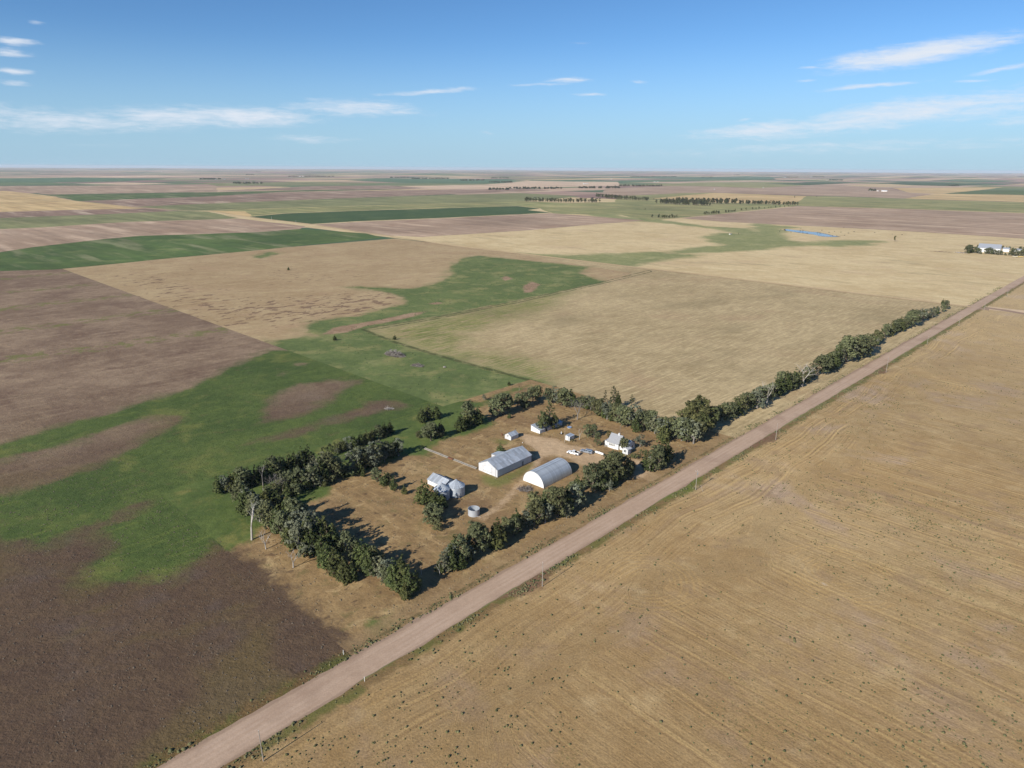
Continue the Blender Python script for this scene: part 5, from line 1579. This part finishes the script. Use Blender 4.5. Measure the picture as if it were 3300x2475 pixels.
tree(PN, G(*N6(1012, 455)), 12.0, 'tall dark pine with bare upper trunk over the low shed', wide=1.1)
tree(J, G(*N6(512, 745)), 5.4, 'round dense juniper against the side of the machine shed', wide=1.55, var=0)
tree(BU, G(*N6(1245, 612)), 1.7, 'small dark bush at the corner of the twin-box shed')
tree(J, G(*N6(610, 372)), 2.8, 'small round juniper alone in front of the north grove', wide=1.3)
grove = row(N6, [(430, 340, 220, E_), (480, 360, 200, E_), (545, 335, 160, E_), (600, 300, 190, E_), (622, 235, 155, J), (690, 265, 150, E_), (755, 265, 130, E_), (845, 205, 80, E_), (890, 195, 70, E_)], '', '')
plant(fill(grove, .3, 1.15, 1.0, 11), 'from the green meadow in the small north grove', 'north grove trees', lambda q: q[0][0])
west_of = row(N6, [(195, 445, 270, E_), (240, 440, 290, J), (290, 430, 300, J), (110, 498, 370, J)], '', '')
plant(fill(west_of, .6, 1.25, 1.1, 9), 'from the west in the clump past the feed bunk', 'clump past the feed bunk', lambda q: q[0][0])
gl = row(L2, [(1940, 180, 0, E_), (2080, 110, -40, J), (1770, 140, 60, E_), (1890, 130, 10, O_), (2010, 130, 0, J)], '', '')
gl += row(c1, [(130, 360, 280, J), (180, 340, 260, J), (235, 330, 255, J)], '', '')
plant(fill(gl, .5, 1.3, 1.1, 10), 'from the belt among trees on the green strip', 'scattered trees on the green strip', lambda q: q[0][0])
lone = [(N6(350, 190), 3.6, O_, 'pale sparse tree alone at the edge of the green meadow'), (N6(705, 92), 3.0, TH_, 'small sparse tree near the top corner of the yard'), (N6(600, 40), 3.0, J, 'small juniper on the meadow side of the yard corner'),
        (P7(330, 548), 4.2, J, 'small dark juniper by the brown scar in the meadow'), (P7(687, 543), 3.8, J, 'small dark juniper at the fence line above the brush pile'), ((930, 871), 4.5, J, 'lone dark juniper out on the tan hill pasture')]
for px, h, kd, lb in lone:
    tree(kd, G(*px), h, lb, wide=1.2)
north = row(N6, [(1000, 215, 95, E_), (1045, 205, 65, O_), (1095, 225, 85, O_), (1135, 245, 100, E_), (1180, 255, 95, E_), (1230, 250, 95, J), (1350, 270, 155, E_), (1405, 275, 150, O_), (1455, 285, 165, E_), (1490, 335, 205, E_), (1540, 355, 205, E_), (1580, 215, 110, PN, .6), (1662, 270, 88, PN, .7), (1600, 385, 225, O_),
                 (1650, 390, 240, E_), (1700, 420, 260, E_), (1750, 445, 270, E_), (1800, 460, 280, E_), (1850, 450, 255, O_), (1850, 240, 150, PN, .8), (1900, 510, 330, TH_), (1905, 440, 260, O_), (1960, 500, 330, E_), (2000, 490, 320, E_), (2050, 500, 330, E_), (2085, 530, 370, O_), (2130, 560, 400, E_), (2165, 560, 385, E_), (2195, 545, 400, E_)], '', '')
north += row(N7, [(330, 905, 680, J), (290, 870, 650, O_), (390, 850, 650, E_), (440, 850, 640, O_), (490, 870, 650, E_), (540, 885, 650, O_), (610, 905, 680, E_), (680, 920, 680, O_), (740, 890, 690, E_)], '', '')
plant(fill(north, .3, 1.08, 1.0, 5), 'from the grove in the row behind the house', 'row behind the farmhouse', lambda q: q[0][0])
bigp = row(N7, [(620, 760, 500, BR, 1.0), (710, 745, 400, BR, 1.1), (810, 735, 425, BR, 1.1), (860, 720, 500, BR, 1.0), (760, 790, 560, BR, .9)], '', '')
plant(bigp, 'from the house in the tall group at the road row', 'tall group at the road row', lambda q: q[0][0])
ne = row(N7, [(945, 665, 505, E_), (1000, 650, 480, E_), (1060, 640, 465, E_), (1120, 620, 440, E_), (1180, 585, 400, J), (1240, 555, 360, E_), (1300, 520, 330, E_), (1360, 485, 310, J), (1435, 505, 285, O_), (1480, 440, 270, E_), (1550, 447, 190, DD), (1590, 400, 210, E_), (1650, 350, 180, J), (1710, 330, 150, J), (1760, 300, 85, J), (1820, 280, 95, E_), (1870, 260, 60, J), (1925, 240, 80, E_), (1972, 245, -20, DD), (2030, 190, 40, E_), (2080, 160, 60, O_)], '', '')
ne += row(N8, [(200, 1090, 960, GD), (250, 1090, 970, J), (310, 1070, 880, E_), (370, 1055, 860, E_), (430, 1015, 830, J), (500, 985, 780, J), (560, 935, 740, J), (600, 915, 690, E_), (650, 912, 640, E_), (720, 880, 640, E_), (790, 865, 640, E_), (850, 840, 630, E_), (900, 800, 610, E_), (955, 740, 620, GD), (1000, 705, 560, E_), (1055, 665, 530, J), (1110, 620, 480, E_), (1170, 595, 445, J), (1230, 560, 420, J), (1290, 545, 395, J), (1345, 515, 390, E_),
                (1395, 490, 320, E_), (1440, 490, 315, E_), (1500, 455, 310, O_), (1560, 425, 290, O_), (1620, 395, 280, O_), (1680, 375, 265, O_), (1730, 340, 255, O_), (1790, 315, 230, E_), (1830, 280, 190, E_), (1800, 225, 165, J)], '', '')
plant(fill(ne, .45, 1.08, 1.0, 6), 'from the house end in the road row', 'long tree row beside the gravel road', lambda q: st_of(q[0])[0])

# ---- distant windbreaks: single trees while they can be told apart
rs = np.random.RandomState(5)
M_farleaf = LEAF['pine']
fmesh = []
for k in range(3):
    lob = [((rs.uniform(-.8, .8), rs.uniform(-.8, .8), z), (1.5, 1.5, 1.6)) for z in (3.0, 4.5, 6.0)] + [((0, 0, 7.6), (1.0, 1.0, 1.3))]
    fmesh.append(leaf_mesh('windbreak_tree', lob, 16, 1.3, 40 + k, M_farleaf))
    mb = MB().tube((0, 0, 0), (0, 0, 6), .3, .1, 5)
    tk_ = mb.mesh('trunk', M_bark)
    fmesh[-1] = (fmesh[-1], tk_)
def windbreak(c, pts, n_, h, label, group, jit=3.0):
    P = [G(*c(x, y)) for x, y in pts]
    seg = [np.linalg.norm(b_ - a) for a, b_ in zip(P[:-1], P[1:])]
    tot_ = sum(seg)
    for i in range(n_):
        d = tot_ * (i + rs.uniform(.2, .8)) / n_
        for a, b_, s_ in zip(P[:-1], P[1:], seg):
            if d <= s_:
                q = a + (b_ - a) * d / s_; break
            d -= s_
        q = q + rs.uniform(-jit, jit, 2)
        k = 1.25 * h * rs.uniform(.75, 1.2) / 8.8
        o = thing('windbreak_tree', q, rs.uniform(0, 6.28), label, 'tree', group, 0.0, (k * 1.45, k * 1.45, k * .9))
        cw, tk_ = fmesh[rs.randint(3)]
        put('trunk', tk_, o); put('crown', cw, o)
windbreak(F3, [(1230, 378), (1500, 383), (1640, 387), (1850, 387), (2000, 388)], 56, 13, 'dark tree in the far windbreak row with visible trunks', 'far windbreak with visible trunks')
windbreak(F3, [(1960, 335), (2212, 350)], 20, 13, 'dark tree in the second short far windbreak row', 'second far windbreak')
windbreak(F4, [(0, 345), (200, 358), (450, 372)], 34, 13, 'dark tree in the second short far windbreak row', 'second far windbreak')
windbreak(F4, [(560, 398), (700, 405), (880, 415), (1050, 420)], 56, 14, 'dark tree in the thick far grove around a hidden farm', 'far grove around a hidden farm', 14)
windbreak(F4, [(640, 388), (880, 390), (1100, 400), (1330, 400)], 60, 15, 'dark tree in the thick far grove around a hidden farm', 'far grove around a hidden farm', 14)
windbreak(F4, [(1360, 403), (1650, 408), (1960, 418)], 52, 11, 'dark tree in the far grove tail running to the plowed field corner', 'far grove tail', 6)
windbreak(F4, [(990, 512), (1080, 505), (1180, 497)], 14, 7, 'low dark tree on the far fence line above the plowed field', 'far fence line trees', 5)
windbreak(F4, [(1215, 492), (1340, 480)], 9, 6, 'low dark tree on the far fence line above the plowed field', 'far fence line trees', 3)
windbreak(F4, [(1380, 472), (1540, 458), (1690, 445), (1800, 435), (1890, 430)], 12, 6, 'low dark tree on the far fence line above the plowed field', 'far fence line trees', 4)
windbreak(F4, [(500, 540), (600, 548), (710, 540)], 16, 7, 'low dark tree in the far thicket at the swale', 'far thicket at the swale', 12)
for c_, x, y, h, lb in ((E6, 1443, 512, 10, 'lone dark conifer in the tan field beyond the pond'), (F4, 1930, 342, 10, 'lone broad tree far off in the olive pasture'), (F4, 2155, 335, 7, 'small lone tree far off beside the olive pasture edge'), (F4, 408, 465, 6, 'small round tree alone in the far swale pasture'),
                        (F4, 497, 362, 8, 'single tree past the end of the second far windbreak'), (F4, 1360, 714, 3.5, 'small dark bush beside the far watering spot')):
    o = thing('windbreak_tree', G(*c_(x, y)), 1.0, lb, 'tree', None, 0.0, (h / 8.8,) * 3)
    put('trunk', fmesh[0][1], o); put('crown', fmesh[0][0], o)
# masses of trees too far off to count
def far_mass(c, runs, h):
    lob = []
    for (x0, x1, y) in runs:
        a, b_ = G(*c(x0, y)), G(*c(x1, y))
        k = max(6, int(np.linalg.norm(b_ - a) / 14))
        for i in range(k):
            q = a + (b_ - a) * (i + rs.rand()) / k + rs.uniform(-12, 12, 2)
            lob.append(((q[0], q[1], h * .5), (8, 8, h * rs.uniform(.4, .75))))
    me = leaf_mesh('distant_trees', lob, 1.3, 6.5, 9, M_farleaf)
    o = put('distant_trees', me)
    tag(o, 'dark far-off windbreaks and groves near the horizon', 'trees', kind='stuff')
far_mass(F1, [(2030, 2212, 152)], 10)
far_mass(F2, [(0, 200, 150), (300, 640, 196), (440, 540, 106), (870, 1000, 124), (1040, 1350, 126), (1910, 2110, 136), (550, 600, 78), (2140, 2212, 148)], 11)
far_mass(F3, [(840, 1100, 258), (1080, 1620, 248), (1760, 2212, 242), (90, 470, 146), (580, 830, 164), (890, 1080, 142), (880, 1120, 184)], 10)
far_mass(F4, [(0, 130, 238), (130, 585, 222), (260, 730, 126), (980, 1100, 132), (1320, 1370, 110), (1850, 1960, 134)], 10)
far_mass(F5, [(220, 370, 162), (60, 180, 128), (640, 680, 268), (1240, 1320, 128), (2150, 2212, 128), (1500, 1600, 92), (1440, 1540, 220)], 10)

# ---- far farm buildings
FARM_N = [0]
def far_shed(c, x, y, wpx, h, depth, label, yaw=YA, mat=M_white, roof=M_galvw):
    a, b_ = G(*c(x - wpx / 2, y)), G(*c(x + wpx / 2, y))
    L_ = max(6.0, np.linalg.norm(b_ - a) * .8)
    t = thing('farm_building', (a + b_) / 2, yaw, label, 'farm building', 'far farm buildings')
    MB().box(-L_ / 2, L_ / 2, -depth / 2, depth / 2, 0, h).build('wall', mat, t)
    MB().prism([(-L_ / 2 - .3, -depth / 2 - .4, h), (-L_ / 2 - .3, depth / 2 + .4, h), (-L_ / 2 - .3, 0, h + depth * .22)], (0, 0, 0), (L_ + .6, 0, 0)).build('roof', roof, t)
    return t
far_shed(FR, 1380, 455, 530, 6.5, 26, 'huge white metal barn among trees at the neighbouring farm', R(-38), M_white, M_galvw)
far_shed(FR, 1780, 448, 150, 4, 10, 'long white open-sided shed beside the huge white barn', R(-38))
far_shed(FR, 2015, 468, 60, 4.5, 7, 'small white gabled house in the trees past the white barn', R(-38))
far_shed(FR, 2090, 462, 50, 3.5, 7, 'small white shed past the neighbouring house', R(-38))
fg = row(FR, [(850, 490, 370, E_), (900, 480, 345, E_), (960, 480, 380, J), (1040, 480, 370, E_), (1100, 490, 400, E_), (1150, 500, 420, E_), (1330, 500, 395, E_), (1390, 510, 390, E_), (1440, 515, 415, J), (1510, 520, 430, E_), (1590, 530, 450, E_), (1660, 530, 450, E_), (1760, 540, 500, E_), (1850, 540, 490, E_), (1920, 540, 450, E_), (1960, 550, 430, E_), (2060, 550, 470, E_), (2130, 550, 450, E_), (2180, 540, 440, E_),
              (1110, 345, 305, E_), (1230, 345, 308, E_), (1370, 345, 308, E_), (1610, 370, 315, E_), (1700, 380, 330, E_), (1790, 390, 340, J), (1860, 400, 345, E_), (1930, 440, 380, E_), (2110, 430, 360, E_), (2200, 450, 380, E_)], '', '')
plant(fill(fg, .35, 1.35, 1.15, 8), 'from the scrap heap round the neighbouring barn', 'trees round the neighbouring farm', lambda q: q[0][0])
brush_pile(G(*FR(720, 480)), 9, 3, 2.2, R(-38), 120, 'rusty scrap heap at the edge of the neighbouring farm', (M_rust, M_stick, M_white))
brush_pile(G(*FR(240, 455)), 16, 1.6, 1.2, R(-38), 120, 'long low row of rusty scrap in the tan field', (M_rust, M_stick))
for i, x in enumerate((1995, 2115)):
    t = thing('hay_wagon', G(*FR(x, 582)), R(-38), ('pale' if i == 0 else 'yellow') + ' flat wagon parked along the track at the neighbouring farm', 'wagon')
    MB().box(-3.4, 3.4, -1.2, 1.2, .9, 1.5).build('deck', plain_mat('wagon_yellow', (.55, .40, .12) if i else (.55, .50, .38)), t)
    for xx in (-2.3, 2.3):
        for yy in (-1.1, 1.1):
            MB().tube((xx, yy - .1, .45), (xx, yy + .1, .45), .45, .45, 12).build('wheel', M_rubber, t)
ff = [(F5, 655, 268, 26, 3.5, 'small dark-roofed house at the far farm west of its barns', M_wood), (F5, 725, 272, 40, 3.5, 'low grey shed in the middle of the far farm', M_wood), (F5, 790, 275, 60, 5, 'white barn at the far farm beside the straw field', M_galvw),
      (F5, 45, 128, 50, 5, 'white far barn near the horizon beside a short tree row', M_galvw), (F5, 205, 162, 30, 4, 'reddish far house near the horizon at the end of a tree row', M_rust), (F5, 1205, 130, 28, 5, 'white far shed near the horizon above the dark green strip', M_galvw), (F5, 178, 72, 24, 6, 'white shed on the skyline', M_galvw), (F5, 1510, 92, 30, 6, 'white far house close under the skyline', M_galvw),
      (F4, 1835, 136, 40, 5, 'long white far shed near the horizon, west of the white barn', M_galvw), (F4, 1295, 110, 30, 5, 'pale far shed beside a dark far grove', M_galvw), (F4, 505, 178, 12, 4, 'tiny white shed at the edge of the teal field', M_galvw), (F4, 538, 178, 12, 4, 'tiny white shed beside its twin at the teal field', M_galvw), (F4, 65, 152, 10, 7, 'tiny white tower in the teal field', M_galvw), (F4, 1610, 238, 9, 3, 'tiny white hut on the olive band', M_galvw), (F4, 1113, 254, 14, 3, 'tiny white hut on the mauve field', M_galvw),
      (F4, 940, 400, 36, 4, 'white farmhouse hidden in the thick far grove', M_galvw), (F4, 1275, 712, 30, 1.2, 'low grey water trough building at the far watering spot', M_wood), (F3, 1838, 200, 14, 5, 'white shed, first of the far trio above the long windbreak', M_galvw), (F3, 1858, 200, 10, 4, 'white shed, second of the far trio above the long windbreak', M_galvw), (F3, 1878, 200, 10, 4, 'white shed, third of the far trio above the long windbreak', M_galvw),
      (F3, 655, 162, 14, 5, 'white house in the far central grove', M_galvw), (F3, 705, 164, 14, 4, 'white shed in the far central grove', M_galvw), (F3, 980, 178, 16, 4, 'pale shed in the far village grove', M_galvw), (F2, 1000, 126, 30, 6, 'white barn between two far groves', M_galvw), (F2, 1030, 124, 20, 5, 'pale shed beside the barn between two far groves', M_galvw), (F2, 450, 148, 14, 4, 'white shed at the far farm above the square grove', M_galvw), (F2, 472, 149, 10, 4, 'tiny white house at the far farm above the square grove', M_galvw),
      (F2, 235, 153, 20, 4, 'white far shed at the end of the western tree row', M_galvw), (F2, 140, 153, 14, 4, 'grey far house by the western tree row', M_wood), (F1, 1645, 76, 14, 6, 'tiny white shed under the western skyline', M_galvw), (F1, 595, 43, 45, 6, 'long white roof on the western skyline', M_galvw)]
for (c_, x, y, wpx, h, lb, rf) in ff:
    far_shed(c_, x, y, wpx, h, 10 if h > 3 else 3, lb, YA if x % 2 else R(-44), M_white, rf)
for i, (x, y, ty) in enumerate(((713, 568, 530), (961, 597, 570))):
    pole('utility_pole', F2(x, y), F2(x, ty), ('pale utility pole beside the dark green crop on the far track', 'pale utility pole where the dark green crop meets the mauve field')[i], arm=True, cat='utility pole', r=.25, mat=M_offwhite)

# ---- cattle at the pond
def cow_mesh():
    sk = [((-1.0, 0, 1.15), .30), ((-.5, 0, 1.15), .36), ((0, 0, 1.12), .38), ((.55, 0, 1.15), .36), ((.95, 0, 1.25), .26), ((1.25, 0, 1.35), .17), ((1.5, 0, 1.25), .15), ((1.72, 0, 1.08), .10)]
    V, Rr, Ed = [p_ for p_, _ in sk], [r_ for _, r_ in sk], [(i, i + 1) for i in range(len(sk) - 1)]
    def leg(root, x, y, hind):
        o = len(V)
        V.extend([(x, y, .85), (x + (.10 if hind else 0), y, .62), (x + (-.08 if hind else .02), y, .36), (x, y, .02)])
        Rr.extend([.15, .11, .07, .075])
        Ed.extend([(root, o), (o, o + 1), (o + 1, o + 2), (o + 2, o + 3)])
    for y in (-.22, .22):
        leg(0, -.95, y, True); leg(3, .62, y, False)
    o = len(V)
    V.extend([(-1.28, 0, 1.2), (-1.36, 0, .8), (-1.38, 0, .5)]); Rr.extend([.06, .035, .05]); Ed.extend([(0, o), (o, o + 1), (o + 1, o + 2)])
    for y in (-.22, .22):
        o = len(V); V.append((1.32, y, 1.48)); Rr.append(.05); Ed.append((5, o))
    me = bpy.data.meshes.new('cow_cage')
    me.from_pydata(V, Ed, [])
    ob = bpy.data.objects.new('cow_cage', me)
    col.objects.link(ob)
    ob.modifiers.new('skin', 'SKIN')
    for i, sv_ in enumerate(me.skin_vertices[0].data):
        sv_.radius = (Rr[i], Rr[i])
        sv_.use_root = i == 2
    ob.modifiers.new('sub', 'SUBSURF').levels = 1
    dg = bpy.context.evaluated_depsgraph_get()
    out = bpy.data.meshes.new_from_object(ob.evaluated_get(dg))
    bpy.data.objects.remove(ob)
    out.name = 'cow'
    out.materials.clear()
    out.materials.append(plain_mat('black_hide', (.02, .018, .016), .8, .2))
    return out
cow = cow_mesh()
cows = [(80, 204), (60, 231), (150, 218), (240, 245), (395, 185), (430, 215), (390, 218), (365, 250), (425, 255), (495, 262), (660, 256), (700, 254), (730, 215), (845, 248), (930, 232), (1033, 243), (1150, 257), (1240, 237), (1090, 293), (900, 296), (965, 298), (1078, 168), (1567, 252), (1845, 272), (2000, 284)]
cl = ['standing', 'grazing']
for i, (x, y) in enumerate(sorted(cows)):
    o = put('cow', cow, None, (*map(float, G(*PD(x, y))), .05), (0, 0, rs.uniform(0, 6.28)))
    tag(o, f'black cow at the far pond, {ordinal(i + 1)} of the herd counted from the west', 'cow', 'cattle at the pond')

# ================================================================ ground cover nobody could count
def tufts(name, P, size, mat, label, seed, squat=.75):
    rr = np.random.RandomState(seed)
    k = len(P)
    nv = 5
    th_ = np.linspace(0, 2 * np.pi, nv, endpoint=False)[None, :] + rr.rand(k, 1) * 6.28
    rad = size[:, None] * rr.uniform(.55, 1.25, (k, nv))
    ring = np.stack([P[:, 0:1] + rad * np.cos(th_), P[:, 1:2] + rad * np.sin(th_), np.full((k, nv), .005)], -1)
    mid = np.stack([P[:, 0:1] + rad * .8 * np.cos(th_ + .4), P[:, 1:2] + rad * .8 * np.sin(th_ + .4), (size * squat)[:, None] * rr.uniform(.45, 1.0, (k, nv))], -1)
    topv = np.stack([P[:, 0] + size * rr.uniform(-.3, .3, k), P[:, 1] + size * rr.uniform(-.3, .3, k), size * squat * rr.uniform(.9, 1.5, k)], -1)[:, None, :]
    V = np.concatenate([ring, mid, topv], 1).reshape(-1, 3)
    base = (np.arange(k) * (2 * nv + 1))[:, None]
    i = np.arange(nv); j = (i + 1) % nv
    q = np.stack([base + i, base + j, base + nv + j, base + nv + i], -1).reshape(-1, 4)
    tr = np.stack([base + nv + i, base + nv + j, np.broadcast_to(base + 2 * nv, (k, nv))], -1).reshape(-1, 3)
    me = bpy.data.meshes.new(name)
    me.vertices.add(len(V)); me.vertices.foreach_set('co', V.astype(np.float32).ravel())
    me.loops.add(q.size + tr.size); me.loops.foreach_set('vertex_index', np.concatenate([q.ravel(), tr.ravel()]).astype(np.int32))
    me.polygons.add(len(q) + len(tr))
    me.polygons.foreach_set('loop_start', np.concatenate([np.arange(0, q.size, 4), q.size + np.arange(0, tr.size, 3)]).astype(np.int32))
    me.update(calc_edges=True)
    me.materials.append(mat)
    tv = np.repeat(rr.rand(k), nv)
    set_attr(me, 'tint', np.concatenate([tv, tv]), 'FACE')
    o = put(name, me)
    return tag(o, label, 'weeds', kind='stuff')
def cover_mat(name, a, b_):
    m, n, b = new_mat(name)
    p_ = n.add('ShaderNodeNewGeometry').outputs['Position']
    c = n.mix(n.attr('tint'), a, b_)
    c = n.scale_col(c, n.lin(n.noise(p_, 3.0, 2, .6), .3, .7, .7, 1.3))
    n.link(c, b.inputs['Base Color'])
    return m
M_weed = cover_mat('weed_green', (.075, .075, .032), (.15, .14, .065))
M_verge = cover_mat('verge_weeds', (.06, .075, .03), (.17, .15, .075))
M_dry = cover_mat('dry_tufts', (.14, .11, .07), (.22, .175, .11))
M_deep = cover_mat('meadow_tufts', (.05, .075, .03), (.10, .125, .05))
def vnoise(P, wl, seed):
    rr = np.random.RandomState(seed)
    s_ = 0
    for i in range(5):
        a = rr.uniform(0, 6.28); w_ = wl * rr.uniform(.6, 1.6)
        s_ = s_ + np.sin((P[:, 0] * math.cos(a) + P[:, 1] * math.sin(a)) / w_ * 6.28 + rr.uniform(0, 6.28) + 1.5 * np.sin((P[:, 1] * math.cos(a) - P[:, 0] * math.sin(a)) / w_ / 1.7 * 6.28))
    return s_ / 3.0
def scatter_st(n_, s0, s1, t0, t1, seed):
    rr = np.random.RandomState(seed)
    S, T = rr.uniform(s0, s1, n_), rr.uniform(t0, t1, n_)
    return S, T, S[:, None] * U2 + (T[:, None] + ROAD_T) * N2
# weeds over the stubble: thick in drifts towards the middle of the field
S, T, P = scatter_st(170000, -40, 700, -170, -7, 21)
dn = .10 + .22 * np.clip(vnoise(P, 60, 3), 0, 1.2) + .85 * np.exp(-((S - 258 - .1 * (T + 75)) / 24) ** 2 - ((T + 80) / 55) ** 2) + .6 * np.exp(-((S - 160) / 26) ** 2 - ((T + 118) / 26) ** 2) + .35 * np.exp(-((S - 80) / 30) ** 2 - ((T + 30) / 22) ** 2) + .45 * np.exp(-((S - 390) / 70) ** 2 - ((T + 24) / 18) ** 2)
dn *= np.clip(.55 + .6 * vnoise(P, 12, 4), .12, 1.5) * .8
k = np.random.RandomState(3).rand(len(P)) < dn
tufts('weeds', P[k], np.random.RandomState(6).gamma(3.0, .058, k.sum()).clip(.07, .42), M_weed, 'scattered green weeds growing through the stubble', 8)
# roadside growth on both sides
S, T, P = scatter_st(60000, -120, 900, -9, -4.6, 31)
k = np.random.RandomState(4).rand(len(P)) < np.clip(.18 + .4 * vnoise(P, 30, 9), .02, .8) * np.exp((T + 4.6) / 2.2)
tufts('roadside_weeds', P[k], np.random.RandomState(7).gamma(3.0, .07, k.sum()).clip(.1, .7), M_verge, 'rough weeds along the field edge of the gravel road', 9)
S, T, P = scatter_st(60000, -120, 900, 4.7, 9, 32)
k = np.random.RandomState(5).rand(len(P)) < np.clip(.18 + .4 * vnoise(P, 26, 10), .02, .8) * np.exp(-(T - 4.7) / 1.6)
tufts('roadside_weeds', P[k], np.random.RandomState(8).gamma(3.0, .065, k.sum()).clip(.1, .6), M_verge, 'rough weeds along the farm edge of the gravel road', 10)
# dry tufts in the west pasture and the yard
S, T, P = scatter_st(42000, -260, 78, 8, 180, 41)
k = np.random.RandomState(6).rand(len(P)) < np.clip(.35 + .4 * vnoise(P, 20, 12), .05, .9)
tufts('dry_grass', P[k], np.random.RandomState(9).gamma(4.0, .045, k.sum()).clip(.08, .35), cover_mat('brown_tufts', (.085, .068, .05), (.13, .105, .078)), 'coarse brown grass tufts in the west pasture', 11, .42)
S, T, P = scatter_st(26000, 80, 285, 9, 132, 42)
k = (field_sdf(P, ygreen_p) < -1) & (field_sdf(P, bare_p) < -1)
k &= np.random.RandomState(7).rand(len(P)) < np.clip(.25 + .5 * vnoise(P, 18, 13), .02, .9)
tufts('dry_grass', P[k], np.random.RandomState(10).gamma(3.5, .045, k.sum()).clip(.08, .3), M_dry, 'dry grass tufts over the farmyard', 12, .6)
S, T, P = scatter_st(30000, 225, 640, 140, 560, 43)
sd = field_sdf(P, green_p)
k = (sd > 1) & (np.random.RandomState(8).rand(len(P)) < np.clip(.22 + .5 * vnoise(P, 40, 14), .02, .9))
tufts('meadow_weeds', P[k], np.random.RandomState(11).gamma(3.0, .09, k.sum()).clip(.12, .7), M_deep, 'tall green weeds in the wet meadow', 13, .6)

# ---------------------------------------------------------------- haze over the whole country
def haze():
    m = bpy.data.materials.new('haze_air')
    m.use_nodes = True
    nt = m.node_tree
    nt.nodes.clear()
    v = nt.nodes.new('ShaderNodeVolumePrincipled')
    v.inputs['Color'].default_value = (0.86, 0.92, 1.0, 1)
    v.inputs['Density'].default_value = HAZE
    v.inputs['Anisotropy'].default_value = 0.0
    o = nt.nodes.new('ShaderNodeOutputMaterial')
    nt.links.new(v.outputs[0], o.inputs['Volume'])
    L, z0, z1 = 50000.0, -60.0, 135.0
    V = [(x, y, z) for z in (z0, z1) for x, y in ((-L, -L), (L, -L), (L, L), (-L, L))]
    F = [(3, 2, 1, 0), (4, 5, 6, 7), (0, 1, 5, 4), (1, 2, 6, 5), (2, 3, 7, 6), (3, 0, 4, 7)]
    return mesh_obj('haze', V, F, m, kind='stuff')
HAZE = 2.8e-5
haze()
